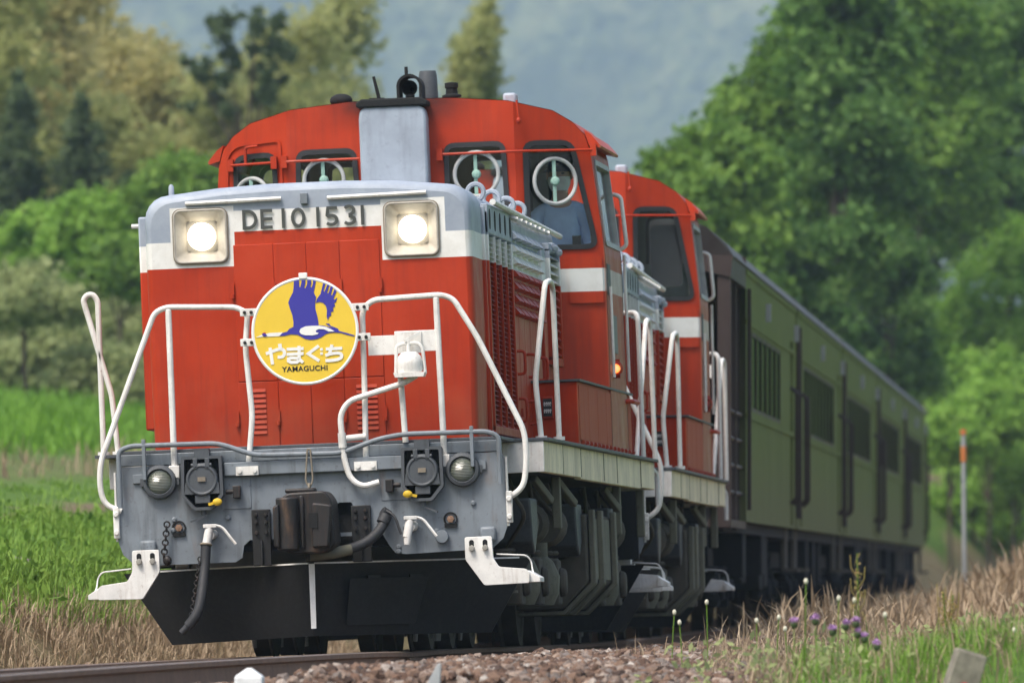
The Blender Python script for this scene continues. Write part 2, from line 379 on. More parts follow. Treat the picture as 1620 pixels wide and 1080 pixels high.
def rrect(x0, x1, z0, z1, r, seg=4):
    out = []
    for cx, cz, a0 in ((x1 - r, z1 - r, 0), (x0 + r, z1 - r, 90), (x0 + r, z0 + r, 180), (x1 - r, z0 + r, 270)):
        for k in range(seg + 1):
            a = R_(a0 + 90 * k / seg); out.append((cx + r * math.cos(a), cz + r * math.sin(a)))
    return out
def rpoly(pts, r, seg=4):
    n = len(pts); out = []
    for i in range(n):
        a, b, c = Vector(pts[i - 1]), Vector(pts[i]), Vector(pts[(i + 1) % n]); u = a - b; v = c - b; d = min(r, u.length * .45, v.length * .45)
        p0 = b + u.normalized() * d; p1 = b + v.normalized() * d
        for k in range(seg + 1):
            t = k / seg; q = p0 * (1 - t) ** 2 + b * 2 * t * (1 - t) + p1 * t * t; out.append((q.x, q.y))
    return out
def grow(pts, d):
    """outline moved outwards by d (inwards when negative)"""
    n = len(pts); area = sum(pts[i - 1][0] * pts[i][1] - pts[i][0] * pts[i - 1][1] for i in range(n)); sg = 1 if area > 0 else -1; out = []
    for i in range(n):
        a, b, c = Vector(pts[i - 1]), Vector(pts[i]), Vector(pts[(i + 1) % n])
        e0 = (b - a); e1 = (c - b); n0 = Vector((e0.y, -e0.x)).normalized() * sg; n1 = Vector((e1.y, -e1.x)).normalized() * sg
        m = (n0 + n1); m = m.normalized() / max(.5, m.normalized().dot(n0)) if m.length > 1e-6 else n0
        out.append((b.x + m.x * d, b.y + m.y * d))
    return out
def ring_prism(mb, outer, inner, fn, a, b):
    n = len(outer); vs = [fn(p, a) for p in outer] + [fn(p, a) for p in inner] + [fn(p, b) for p in outer] + [fn(p, b) for p in inner]; fs = []
    for i in range(n):
        j = (i + 1) % n
        fs += [(i, j, n + j, n + i), (2 * n + i, 3 * n + i, 3 * n + j, 2 * n + j), (i, 2 * n + i, 2 * n + j, j), (n + i, n + j, 3 * n + j, 3 * n + i)]
    return mb.add(vs, fs)
_so = [0]
def stroke(mb, pts, w, y, th=.004, closed=False):
    """a brush stroke of width w in the x-z plane facing -Y"""
    P = [Vector(p) for p in pts]; n = len(P); L = []; Rr = []; _so[0] = (_so[0] + 1) % 7; y = y - _so[0] * .0006
    for i, p in enumerate(P):
        a = P[i - 1] if (i > 0 or closed) else None; c = P[(i + 1) % n] if (i < n - 1 or closed) else None
        d0 = (p - a).normalized() if a is not None else (c - p).normalized(); d1 = (c - p).normalized() if c is not None else d0
        n0 = Vector((-d0.y, d0.x)); n1 = Vector((-d1.y, d1.x)); m = n0 + n1
        m = m.normalized() / max(.6, m.normalized().dot(n0)) if m.length > 1e-6 else n0
        L.append(p + m * w / 2); Rr.append(p - m * w / 2)
    for i in range(n if closed else n - 1):
        j = (i + 1) % n; q = [L[i], L[j], Rr[j], Rr[i]]
        v = [(p.x, y, p.y) for p in q] + [(p.x, y + th, p.y) for p in q]
        mb.add(v, [(0, 1, 2, 3), (7, 6, 5, 4), (0, 4, 5, 1), (1, 5, 6, 2), (2, 6, 7, 3), (3, 7, 4, 0)])
    return mb
def arc(cx, cz, rx, rz, a0, a1, n=10): return [(cx + rx * math.cos(R_(a0 + (a1 - a0) * k / n)), cz + rz * math.sin(R_(a0 + (a1 - a0) * k / n))) for k in range(n + 1)]
def np_mesh(name, verts, quads, mat, parent=None, smooth=False):
    me = bpy.data.meshes.new(name); verts = np.asarray(verts, np.float32); quads = np.asarray(quads, np.int32); k = quads.shape[1]
    me.vertices.add(len(verts)); me.vertices.foreach_set("co", verts.ravel())
    me.loops.add(quads.size); me.loops.foreach_set("vertex_index", quads.ravel())
    me.polygons.add(len(quads)); me.polygons.foreach_set("loop_start", np.arange(0, quads.size, k, dtype=np.int32))
    me.polygons.foreach_set("use_smooth", np.full(len(quads), smooth)); me.update(calc_edges=True); me.validate()
    me.materials.append(M[mat] if isinstance(mat, str) else mat)
    o = bpy.data.objects.new(name, me); return link(o, parent)
def copy_tree(o, parent=None, skip=()):
    c = o.copy(); C.objects.link(c); c.parent = parent
    for ch in list(kids.get(o.name, [])):
        if ch.name.split('.')[0] not in skip: copy_tree(ch, c, skip)
    return c
kids = {}
def index_kids():
    kids.clear()
    for o in bpy.data.objects:
        if o.parent: kids.setdefault(o.parent.name, []).append(o)

# ------------------------------------------------------------------ the line of the track
def ramp_(s, a, b, v0, v1): t = min(max((s - a) / (b - a), 0), 1); return v0 + (v1 - v0) * t
def head(s):
    if s < 18: return -(s - 7) / 520.0
    h = ramp_(s, 18, 28, -11 / 520.0, -.0248)
    if s > 150: h += (min(s, 330) - 150) / 330.0
    return h
def pit(s): return ramp_(s, 7, 28, 0, .0031) if s > 7 else ramp_(s, -20, 2, .008, 0)
def rollang(s): return R_(ramp_(s, 7, 32, 2.4, .1))
S0, DS = -95.0, .5
_ss = np.arange(S0, 420, DS); _pp = np.zeros((len(_ss), 3))
for i in range(1, len(_ss)):
    h = head(_ss[i] - DS / 2); _pp[i] = _pp[i - 1] + DS * np.array([math.sin(h), math.cos(h), pit(_ss[i] - DS / 2)])
_pp -= _pp[int(round((7 - S0) / DS))] - np.array([0, 7.0, 0])
def pos(s): return Vector([float(np.interp(s, _ss, _pp[:, k])) for k in range(3)])
def frame(s, flat=False):
    h = head(s); t = Vector((math.sin(h), math.cos(h), pit(s))).normalized(); x = t.cross(Vector((0, 0, 1))).normalized(); z = x.cross(t)
    r = 0 if flat else rollang(s)
    return x * math.cos(r) + z * math.sin(r), t, -x * math.sin(r) + z * math.cos(r), pos(s)
def veh(smid, ymid):
    X, T, Z, p = frame(smid); o = p - T * ymid
    return Matrix(((X.x, T.x, Z.x, o.x), (X.y, T.y, Z.y, o.y), (X.z, T.z, Z.z, o.z), (0, 0, 0, 1)))
def tp(u, s, z=0, flat=True):
    X, T, Z, p = frame(s, flat); return p + X * u + Z * z
def us_of(x, y):
    s = y
    for _ in range(4): s += y - pos(s).y
    p = pos(s); return (x - p.x) * math.cos(head(s)), s

def sm(t): t = min(max(t, 0), 1); return t * t * (3 - 2 * t)
def ground_z(u, s):
    """height of the ground over the rail line at offset u from the track's middle"""
    a = abs(u); rl = math.sin(rollang(s)) * max(-1.6, min(1.6, u)) * (1 - sm((a - 1.6) / 1.2))
    if a < 1.25: return -.21 + rl
    if u < 0:
        if a < 1.9: z = -.21 - .10 * (a - 1.25) / .65
        elif a < 3.3: z = -.31 + .81 * sm((a - 1.9) / 1.4) * .75 + .81 * .25 * (a - 1.9) / 1.4
        else: z = .5 + .13 * (min(a, 30) - 3.3) + .06 * max(0, min(a, 160) - 30)
        z += .011 * max(0, min(s, 420)) * min(1, max(0, (a - 2) / 3))
    else:
        rg = .05 + .10 * sm((s + 8) / 25)
        near = -.21 + .13 * sm((a - 1.25) / .6) + rg * sm((a - 1.7) / .9) - rg * .9 * sm((a - 2.9) / .9) + .22 * sm((a - 4.0) / 1.6)
        far = -.21 + .22 * sm((a - 1.25) / 1.2) + 1.3 * sm((a - 2.5) / 3.0) + .22 * max(0, min(a, 40) - 4.5)
        z = near + (far - near) * sm((s - 10) / 40)
        z -= 1.3 * sm((-13 - s) / 7) * sm((a - 1.4) / .8)
    return z + rl + .05 * mnoise.noise(Vector((u * .7, s * .5, 0))) * sm((a - 1.6) / 1.0)

# ------------------------------------------------------------------ ground
def ground_mat():
    t = NT('ground_soil_and_turf'); uv = t.xyz(t.tc("UV")); u, s = uv[0], uv[1]
    n1 = t.noise(.35, 5, .6); n2 = t.noise(3.5, 6, .65); n3 = t.noise(14, 4, .7)
    w = t.math('ADD', u, t.math('MULTIPLY', t.math('SUBTRACT', n1, .5), 2.2))
    green = t.mix(t.rmap(n2, .35, .65), (.05, .10, .02), (.10, .17, .032)); earth = t.mix(t.rmap(n2, .35, .65), (.10, .07, .05), (.19, .14, .10)); straw = t.mix(t.rmap(n3, .35, .65), (.14, .10, .065), (.28, .21, .135))
    lf = t.ramp(t.rmap(w, -22, -1.5), (0.0, (0, 1, 0)), (.60, (0, 1, 0)), (.63, (.35, .65, 0)), (.70, (.3, .7, 0)), (.73, (0, 1, 0)), (.785, (0, 1, 0)), (.80, (1, 0, 0)), (.825, (.9, .1, 0)), (.845, (0, 1, 0)), (.91, (0, 1, 0)), (.935, (.3, 0, .7)), (1.0, (.3, 0, .7)))
    sp = t.new("SeparateColor"); t.l.new(lf, sp.inputs[0])
    left = t.mix(sp.outputs[0], green, earth); left = t.mix(sp.outputs[2], left, straw)
    rt = t.mix(t.rmap(t.math('ADD', w, t.math('MULTIPLY', t.rmap(s, 5, 40), -2.4)), 3.1, 4.2), straw, green)
    c = t.mix(t.math('GREATER_THAN', u, 0.0), left, rt)
    bed = t.math('LESS_THAN', t.math('ABSOLUTE', t.math('ADD', u, t.math('MULTIPLY', t.math('SUBTRACT', n2, .5), .5))), t.math('ADD', 2.0, t.math('MULTIPLY', t.math('GREATER_THAN', u, 0.0), 1.2)))
    c = t.mix(bed, c, t.mix(t.rmap(n3, .3, .7), (.07, .047, .036), (.15, .105, .08)))
    t.fin(c, .95, 0, .1); t.bump(n3, .6, .05); return t.m
gu = np.concatenate([-np.geomspace(160, 6, 34), np.arange(-5.8, -1.4, .2), np.array([-1.25, -.6, 0, .6, 1.25]), np.arange(1.45, 6.2, .2), np.geomspace(6.4, 150, 30)])
gs = np.concatenate([np.arange(-92, -20, 4.0), np.arange(-20, 45, .8), np.arange(45, 150, 3.0), np.arange(150, 420, 10.0)])
gv = [tuple(tp(u, s) + Vector((0, 0, ground_z(u, s)))) for s in gs for u in gu]
nu = len(gu); gq = [(i * nu + j, i * nu + j + 1, (i + 1) * nu + j + 1, (i + 1) * nu + j) for i in range(len(gs) - 1) for j in range(nu - 1)]
ground = np_mesh("ground", gv, gq, ground_mat(), None, True)
uvl = ground.data.uv_layers.new(name="offset"); vi = np.zeros(len(ground.data.loops), np.int32); ground.data.loops.foreach_get("vertex_index", vi)
gus = np.array([(u, s) for s in gs for u in gu], np.float32); uvl.data.foreach_set("uv", gus[vi].ravel())
tag(ground, kind="structure")
def plain_mat():
    t = NT('valley_floor_turf'); n = t.noise(.05, 6, .6); n2 = t.noise(.9, 5, .6)
    t.fin(t.mix(t.rmap(n2, .3, .7), t.mix(t.rmap(n, .35, .65), (.045, .085, .022), (.08, .13, .03)), (.11, .12, .05)), .95, 0, .1); return t.m
plain = MB(); N_ = 24
pv = []; 
for i in range(N_ + 1):
    for j in range(N_ + 1):
        x = -1500 + 3000 * i / N_; y = -700 + 5900 * j / N_
        pv.append((x, y, -6.0 + .003 * max(0, y)))
plain.add(pv, [(i * (N_ + 1) + j, (i + 1) * (N_ + 1) + j, (i + 1) * (N_ + 1) + j + 1, i * (N_ + 1) + j + 1) for i in range(N_) for j in range(N_)])
tag(plain.build("terrain", plain_mat()), kind="structure")

# ------------------------------------------------------------------ far mountain
def mountain_mat():
    t = NT('forested_mountain'); n = t.noise(.045, 7, .65); n2 = t.noise(.16, 6, .65); n3 = t.noise(.012, 4, .55)
    c = t.mix(t.rmap(n2, .38, .62), (.018, .036, .030), (.12, .155, .075))
    c = t.mix(t.rmap(n, .50, .62, 0, .6), c, (.20, .215, .11)); c = t.mix(t.rmap(n3, .47, .58, 0, .75), c, (.022, .042, .034))
    t.fin(c, .95, 0, .1); t.bump(n2, 1.0, 6.0); return t.m
mv = []; NX, NY = 220, 110
for j in range(NY + 1):
    for i in range(NX + 1):
        x = -1500 + 2400 * i / NX; y = 3000 + 1800 * j / NY; k = j / NY
        q = Vector((x * .0022, y * .0022, 1.7))
        z = -10 + 560 * sm(k * 1.05) * (.82 + .34 * mnoise.fractal(q, 1, 2, 4)) + 44 * mnoise.fractal(Vector((x * .009, y * .009, 9)), 1, 2, 4) + 9 * mnoise.noise(Vector((x * .05, y * .05, 0)))
        mv.append((x, y, max(z, -12)))
mq = [(j * (NX + 1) + i, j * (NX + 1) + i + 1, (j + 1) * (NX + 1) + i + 1, (j + 1) * (NX + 1) + i) for j in range(NY) for i in range(NX)]
tag(np_mesh("mountain", mv, mq, mountain_mat(), None, True), kind="structure")

# ------------------------------------------------------------------ diesel locomotive (X across, Y back from the buffer beam, Z over the rail)
HF = .50                                   # front of the hood
def hood_prof(si=0, ti=0):
    half = [(1.09, 1.31), (1.10, 1.9), (1.10, 2.9)] + [(1.10 - .16 * (1 - math.cos(R_(a))), 2.95 + .16 * math.sin(R_(a))) for a in (0, 18, 36, 54, 72, 90)] + [(.6, 3.145), (.25, 3.16)]
    pts = [(-x, z) for x, z in half] + [(x, z) for x, z in half[::-1]]
    return [(x * (1 - si / 1.1), 1.31 + (z - 1.31) * (1 - ti / 1.85)) for x, z in pts]

def wheelset(par, y, r=.43):
    for sx in (-1, 1):
        mb = MB().lathe([(.06, -.09), (.12, -.09), (.14, -.05), (r * .62, -.025), (r * .82, -.05), (r * .84, -.065), (r, -.065), (r, .045), (r + .025, .06), (r + .025, .075), (r * .8, .075), (.1, .08), (.001, .08)], (sx * .535, y, r), (-sx, 0, 0), 28)
        mb.build("wheel", 'chassis', par)
    MB().cyl((-.5, y, r), (.5, y, r), .075).build("axle", 'iron', par)

def bogie(root, ys, name="bogie", frame_x=1.02, mat='chassis'):
    b = MB(); y0, y1 = ys[0] - .62, ys[-1] + .62
    for sx in (-1, 1):
        pts = [(y0, .62), (y0 + .12, .50)]
        for y in ys: pts += [(y - .30, .48), (y - .24, .62), (y + .24, .62), (y + .30, .48)]
        pts += [(y1 - .12, .50), (y1, .62), (y1, .76), (y1 - .2, .84), (y0 + .2, .84), (y0, .76)]
        b.prism(pts, sx * (frame_x - .05), sx * (frame_x + .05), 'yz')
    for y in (y0 + .03, y1 - .09): b.box(-frame_x, frame_x, y, y + .06, .58, .74)
    o = b.build(name, mat, root, bevel=.012)
    for y in ys:
        wheelset(o, y)
        for sx in (-1, 1):
            x = sx * (frame_x + .06)
            m = MB().box(min(x, x + sx * .16), max(x, x + sx * .16), y - .17, y + .17, .28, .60)
            m.cyl((x + sx * .16, y, .44), (x + sx * .21, y, .44), .11, .09)
            m.build("axle_box", mat, o, bevel=.015)
            for dy in (-.28, .28):
                c = MB()
                for k in range(6): c.torus((x + sx * .06, y + dy, .40 + k * .05), (0, 0, 1), .062, .017, 14, 6)
                c.cyl((x + sx * .06, y + dy, .36), (x + sx * .06, y + dy, .38), .085).build("coil_spring", mat, o)
            br = MB().obox((sx * .62, y + .50, .43), (1, 0, 0), (0, 1, .15), (0, -.15, 1), .07, .035, .17)
            br.bar((sx * .62, y + .53, .5), (sx * .62, y + .53, .82), .03, .06).build("brake_shoe", 'iron', o)
    return o

def make_loco(mw):
    L = empty("diesel_locomotive", mw)
    B = lambda mb, name, mat, par=None, smooth=35, bevel=0: mb.build(name, mat, par if par is not None else L, smooth, bevel)
    fxz = lambda y: (lambda a, b, d: (a, y + d, b))
    # --- hood: nose shell, front sheet with lamp openings, long body
    shell = [[(x, y, z) for x, z in hood_prof(si, ti)] for y, si, ti in ((HF, .045, .055), (HF + .008, .028, .036), (HF + .025, .013, .018), (HF + .055, .003, .005), (HF + .09, 0, 0), (1.36, 0, 0))]
    nose = MB().loft(shell, close=False, caps=False)
    LX = [(-.722, 2.825), (.698, 2.815)]
    holes = [rrect(x - .175, x + .175, z - .175, z + .175, .03) for x, z in LX]
    nose.plate([(x, z) for x, z in hood_prof(.045, .055)], holes, fxz(HF), .012)
    hood = B(nose, "hood_nose", 'hood')
    body = MB().loft([[(x * .995, y, 1.31 + (z - 1.31) * .992) for x, z in hood_prof()] for y in (1.36, 7.96)], close=False, caps=False)
    hb = B(body, "hood_body", 'hood')
    seam = MB()
    for sx in (-1, 1): seam.box(min(sx * 1.09, sx * 1.122), max(sx * 1.09, sx * 1.122), 1.33, 1.395, 1.33, 2.98)
    seam.build("corner_post", 'hood', hb, bevel=.008)
    # front doors of the hood, each leaf its own sheet
    for x0, x1, z0, z1 in ((-.505, -.24, 1.84, 2.755), (-.235, -.02, 1.84, 2.755), (-.015, .205, 1.84, 2.755), (.21, .475, 1.84, 2.755), (-.505, -.24, 1.36, 1.834), (-.235, -.02, 1.36, 1.834), (-.015, .205, 1.36, 1.834), (.21, .475, 1.36, 1.834)):
        d = B(MB().box(x0, x1, HF - .007, HF + .002, z0, z1), "hood_door", 'red', hood, bevel=.003)
    for x in (-.52, -.245, .205, .475):
        for z in (2.47, 1.61):
            B(MB().box(x - .012, x + .012, HF - .022, HF - .006, z - .05, z + .03).cyl((x, HF - .02, z - .07), (x, HF - .02, z - .045), .014), "door_latch", 'red', hood)
    for x0, x1 in ((-.44, -.325), (.285, .425)):
        m = MB()
        for k in range(9):
            z = 1.48 + k * .035
            m.add([(x0, HF - .008, z + .028), (x1, HF - .008, z + .028), (x1, HF - .016, z + .006), (x0, HF - .016, z + .006), (x0, HF - .008, z), (x1, HF - .008, z)], [(0, 1, 2, 3), (3, 2, 5, 4), (0, 3, 4), (1, 5, 2)])
        B(m, "front_louvre", 'red', hood, 0)
    # number
    nb = None; w = .0215; zb, zt = 2.855, 2.988; y = HF - .014
    def g(ch, x0, wd):
        nonlocal nb
        nb = MB(); zm = (zb + zt) / 2; h = zt - zb; x1 = x0 + wd
        if ch == 'D': stroke(nb, [(x0, zb), (x0, zt)], w, y); stroke(nb, [(x0, zt - w / 2)] + arc(x0 + wd * .35, zm, wd * .65, h / 2 - w / 2, 80, -80, 10) + [(x0, zb + w / 2)], w, y)
        if ch == 'E': stroke(nb, [(x0, zb), (x0, zt)], w, y); [stroke(nb, [(x0, z), (x1, z)], w, y) for z in (zb + w / 2, zm, zt - w / 2)]
        if ch == '1': stroke(nb, [(x0 + wd / 2, zb), (x0 + wd / 2, zt)], w, y)
        if ch == '0': stroke(nb, arc((x0 + x1) / 2, zm, wd / 2, h / 2 - w / 2, 0, 345, 16), w, y, closed=True)
        if ch == '5': stroke(nb, [(x1, zt - w / 2), (x0 + .012, zt - w / 2), (x0 + .005, zm + .008)] + arc((x0 + x1) / 2 - .005, zb + h * .31, wd * .52, h * .31 - w / 2, 120, -140, 12), w, y)
        if ch == '3': stroke(nb, arc((x0 + x1) / 2, zt - h * .24, wd * .45, h * .24 - w / 2 + .006, 150, -80, 10) + arc((x0 + x1) / 2, zb + h * .27, wd * .5, h * .27 - w / 2, 80, -150, 10), w, y)
    for ch, x0, wd in (('D', -.425, .080), ('E', -.303, .070), ('1', -.185, .05), ('0', -.098, .076), ('1', .048, .05), ('5', .130, .074), ('3', .248, .072), ('1', .348, .05)):
        g(ch, x0, wd); B(nb, "number_character", 'numgreen', hood, 0)
    # headlights
    for x, z in LX:
        m = MB(); fn = lambda p, t: (p[0], t, p[1])
        ring_prism(m, rrect(x - .182, x + .182, z - .182, z + .182, .05), rrect(x - .166, x + .166, z - .166, z + .166, .038), fn, HF - .022, HF + .0)
        hl = B(m, "headlight", 'reflector', L, bevel=.006)
        m = MB(); ring_prism(m, rrect(x - .188, x + .188, z - .188, z + .188, .054), rrect(x - .178, x + .178, z - .178, z + .178, .048), fn, HF - .014, HF + .0); B(m, "gasket", 'gasket', hl)
        m = MB(); a = rrect(x - .167, x + .167, z - .167, z + .167, .038); b = rrect(x - .105, x + .105, z - .105, z + .105, .02)
        m.loft([[(p[0], HF - .018, p[1]) for p in a], [(p[0], HF + .09, p[1]) for p in b]], caps=False)
        m.add([(p[0], HF + .09, p[1]) for p in b], [tuple(range(len(b)))])
        for sx in (-1, 1):
            for sz in (-1, 1): m.cyl((x + sx * .088, HF + .082, z + sz * .088), (x + sx * .088, HF + .09, z + sz * .088), .007, n=8)
        B(m, "reflector", 'reflector', hl)
        B(MB().lathe([(.094, .085), (.094, .05), (.085, .04), (.05, .028), (0, .024)], (x, HF, z), (0, 1, 0), 24), "lens", 'beamlight', hl)
    for x0, x1 in ((-.815, -.17), (.14, .805)): B(MB().tube([(x0, HF - .02, 3.045), (x1, HF - .02, 3.055)], .014), "grab_bar", 'white')
    B(MB().box(-.04, .01, HF - .03, HF + .05, 3.01, 3.085), "hook_bracket", 'beam', bevel=.005)
    for x, y_, z in ((-.95, .9, 3.13), (.12, 7.5, 3.15), (.35, 7.2, 3.15)): B(MB().lathe([(.02, -.02), (.018, .05), (.01, .065), (0, .068)], (x, y_, z), (0, 0, 1), 10), "roof_stud", 'grey', hb)
    m = MB().ball((-.27, 5.2, 3.14), .13, .13, .11); m.cyl((-.42, 5.0, 3.12), (-.40, 5.0, 3.34), .028, .004, 8); B(m, "roof_dome", 'grey', hb)
    # --- hood flanks
    for sx in (-1, 1):
        X = lambda a, b: (min(sx * a, sx * b), max(sx * a, sx * b))
        # radiator grille: frame, bars, slats
        gfr = MB()
        for y0, y1, z0, z1 in ((1.44, 1.50, 1.46, 2.95), (3.50, 3.56, 1.46, 2.95), (1.44, 3.56, 1.44, 1.50), (1.44, 3.56, 2.80, 3.0)): gfr.box(*X(1.09, 1.135), y0, y1, z0, z1)
        gr = B(gfr, "radiator_grille", 'hood', L, bevel=.006)
        sl = MB(); nsl = 40
        for k in range(nsl):
            z = 1.50 + k * (2.80 - 1.50) / nsl
            sl.add([(sx * 1.096, 1.50, z + .024), (sx * 1.096, 3.50, z + .024), (sx * 1.128, 3.50, z + .004), (sx * 1.128, 1.50, z + .004)], [(0, 1, 2, 3)])
        B(sl, "grille_slat", 'hood', gr, 0)["kind"] = "stuff"
        bk = MB()
        for y_ in (2.0, 2.5, 3.0): bk.box(*X(1.10, 1.138), y_ - .012, y_ + .012, 1.50, 2.80)
        B(bk, "grille_bar", 'hood', gr)
        B(MB().box(*X(1.089, 1.092), 1.5, 3.5, 1.5, 2.8), "grille_backing", 'soot', gr)
        for k in range(5):
            y_ = 1.62 + k * .44; B(MB().prism(rrect(y_ - .07, y_ + .07, 2.83, 2.97, .06), *X(1.13, 1.137), 'yz'), "vent_slot", 'soot', gr)
        # engine room doors with louvre columns
        for k in range(5):
            y0 = 3.62 + k * .52; y1 = y0 + .50
            d = B(MB().box(*X(1.092, 1.112), y0, y1, 1.40, 2.95), "engine_room_door", 'hood', L, bevel=.006)
            lv = MB()
            for r in range(7):
                z = 2.30 + r * .088
                for q in (0, 1):
                    a, b = y0 + .05 + q * .22, y0 + .23 + q * .22
                    lv.add([(sx * 1.112, a, z + .075), (sx * 1.112, b, z + .075), (sx * 1.165, b, z + .01), (sx * 1.165, a, z + .01), (sx * 1.112, a, z), (sx * 1.112, b, z)], [(0, 1, 2, 3), (3, 2, 5, 4), (0, 3, 4), (1, 5, 2)])
            B(lv, "louvre", 'hood', d, 0)
            if k % 2 == 0:
                h = MB()
                for z in (2.05, 1.72): h.tube(fillet([(sx * 1.11, y0 + .08, z), (sx * 1.18, y0 + .08, z), (sx * 1.18, y0 + .08, z - .16), (sx * 1.12, y0 + .08, z - .16)], .03), .012, 6)
                B(h, "door_handle", 'red', d)
            B(MB().box(*X(1.11, 1.128), y1 - .07, y1 - .04, 1.6, 1.66), "hinge", 'red', d)
        cg = B(MB().box(*X(1.09, 1.13), 6.30, 6.62, 1.40, 2.86), "blank_panel", 'hood', L, bevel=.008)
        gfr = MB()
        for y0, y1, z0, z1 in ((6.66, 6.72, 2.05, 2.86), (7.62, 7.68, 2.05, 2.86), (6.66, 7.68, 2.02, 2.08), (6.66, 7.68, 2.84, 2.90)): gfr.box(*X(1.09, 1.16), y0, y1, z0, z1)
        g2 = B(gfr, "intake_grille", 'hood', L, bevel=.005); sl = MB()
        for k in range(13):
            z = 2.10 + k * .058
            for q in range(3): sl.obox((sx * 1.13, 6.88 + q * .30, z + .02), (sx, 0, -.9), (0, 1, 0), (sx * .9, 0, 1), .03, .135, .004)
        B(sl, "grille_slat", 'hood', g2, 0)["kind"] = "stuff"
        B(MB().box(*X(1.088, 1.093), 6.7, 7.65, 2.06, 2.86), "grille_backing", 'soot', g2)
        # rail along the shoulder, its arms, lifting rings, whistle cluster
        rl = MB().tube([(sx * 1.15, 1.75, 3.02), (sx * 1.15, 7.9, 2.985)], .022)
        B(rl, "shoulder_rail", 'white')
        for k in range(8): B(MB().tube([(sx * 1.08, 3.4 + k * .42, 2.99), (sx * 1.19, 3.4 + k * .42, 2.955)], .020, 6), "rail_bracket", 'white')
        for y_ in (1.95, 3.3, 4.6, 5.6): B(MB().torus((sx * 1.02, y_, 3.10), (0, 1, 0), .055, .017, 18, 6), "lifting_ring", 'grey', hb)
        wc = MB()
        for k in range(5): wc.lathe([(.018, 0), (.026, .05), (.028, .08), (.015, .09), (0, .09)], (sx * (1.12 + .03 * (k % 2)), 6.75 + .2 * k, 2.86 + .02 * (k % 3)), (sx * .5, -1, -.2), 12)
        B(wc, "pipe_cluster", 'grey')
    # --- running deck
    dk = MB()
    dk.prism([(-1.28, .05), (1.28, .05), (1.28, 1.15), (1.51, 1.16), (1.51, 12.5), (1.28, 12.52), (1.28, 13.4), (-1.28, 13.4), (-1.28, 12.52), (-1.51, 12.5), (-1.51, 1.16), (-1.28, 1.15)], 1.375, 1.398, 'xy')
    deck = B(dk, "deck_plate", 'dgrey', bevel=.004)
    sd = MB()
    for sx in (-1, 1):
        a, b = (1.425, 1.475) if sx > 0 else (-1.475, -1.425)
        sd.box(a, b, 1.20, 4.6, 1.165, 1.374); sd.box(a + (.004 if sx < 0 else -.004), b + (.004 if sx < 0 else -.004), 4.62, 10.9, 1.155, 1.374); sd.box(a, b, 10.92, 12.45, 1.165, 1.374)
    B(sd, "side_sill", 'cream', deck, bevel=.006)
    fs = MB()
    for sx in (-1, 1):
        a, b = (1.10, 1.475) if sx > 0 else (-1.475, -1.10); fs.box(a, b, 1.165, 1.197, 1.165, 1.374); fs.box(a, b, 12.47, 12.5, 1.165, 1.374)
    B(fs, "end_sill", 'white', deck, bevel=.005)
    vj = MB()
    for yj in (2.9, 4.61, 6.9, 8.3, 10.91): vj.box(1.474, 1.478, yj, yj + .014, 1.17, 1.37)
    B(vj, "sill_joint", 'olive', deck)
    # --- cab
    Y0, Y1 = 7.95, 10.40
    def cabout():
        half = [(1.45, 1.40), (1.45, 2.86), (1.375, 3.62), (1.335, 3.74), (1.26, 3.83), (1.12, 3.92), (.80, 4.00), (.38, 4.04)]
        return [(x, z) for x, z in half] + [(-x, z) for x, z in half[::-1]]
    def sweep(a, b, d, y0=Y0, sg=1): return (a, y0 + sg * (max(0, abs(a) - .84) * .55 + d), b)
    wl1 = rpoly([(-1.275, 3.02), (-1.255, 3.69), (-.93, 3.70), (-.91, 3.02)], .09)
    wl2 = rpoly([(-.79, 3.05), (-.77, 3.70), (-.33, 3.70), (-.30, 3.05)], .08)
    wr1 = rpoly([(.32, 3.05), (.32, 3.705), (.77, 3.705), (.79, 3.05)], .08)
    wr2 = rpoly([(.90, 2.90), (.90, 3.70), (1.255, 3.70), (1.41, 2.90)], .09)
    wl1b = rpoly([(-1.41, 2.90), (-1.255, 3.70), (-.90, 3.70), (-.90, 2.90)], .09)
    cab = L
    # front and rear sheets get extra vertices on the fold lines so that they bend cleanly
    def foldsheet(name, wins, y0, sg):
        out = cabout()
        bands = ((-1.46, -.84), (-.84, .84), (.84, 1.46)); mb = MB()
        for a, b in bands:
            def clip(poly, lim, keep):
                r = []
                for i in range(len(poly)):
                    p, q = poly[i - 1], poly[i]; ip, iq = keep(p[0], lim), keep(q[0], lim)
                    if ip != iq: t = (lim - p[0]) / (q[0] - p[0]); r.append((lim, p[1] + t * (q[1] - p[1])))
                    if iq: r.append(q)
                return r
            P = clip(clip(out, a, lambda v, l: v >= l), b, lambda v, l: v <= l)
            hs = [w for w in wins if a < sum(p[0] for p in w) / len(w) < b]
            mb.plate(P, hs, lambda u, v, d: sweep(u, v, d, y0, sg), .05)
        o = B(mb, name, 'cab', cab, 25); li = MB()
        inner = [(x * .97, min(z, 3.95)) for x, z in out]
        for a, b in bands:
            P = clip(clip(inner, a, lambda v, l: v >= l), b, lambda v, l: v <= l)
            li.plate(P, [grow(w, -.002) for w in wins if a < sum(p[0] for p in w) / len(w) < b], lambda u, v, d: sweep(u, v, d + .052, y0, sg), .006)
        B(li, "wall_lining", 'inside', o, 0); return o
    fw = foldsheet("front_wall", (wl1, wl2, wr1, wr2), Y0, 1)
    rw = foldsheet("rear_wall", (wl1b, wl2, wr1, wr2), Y1, -1)
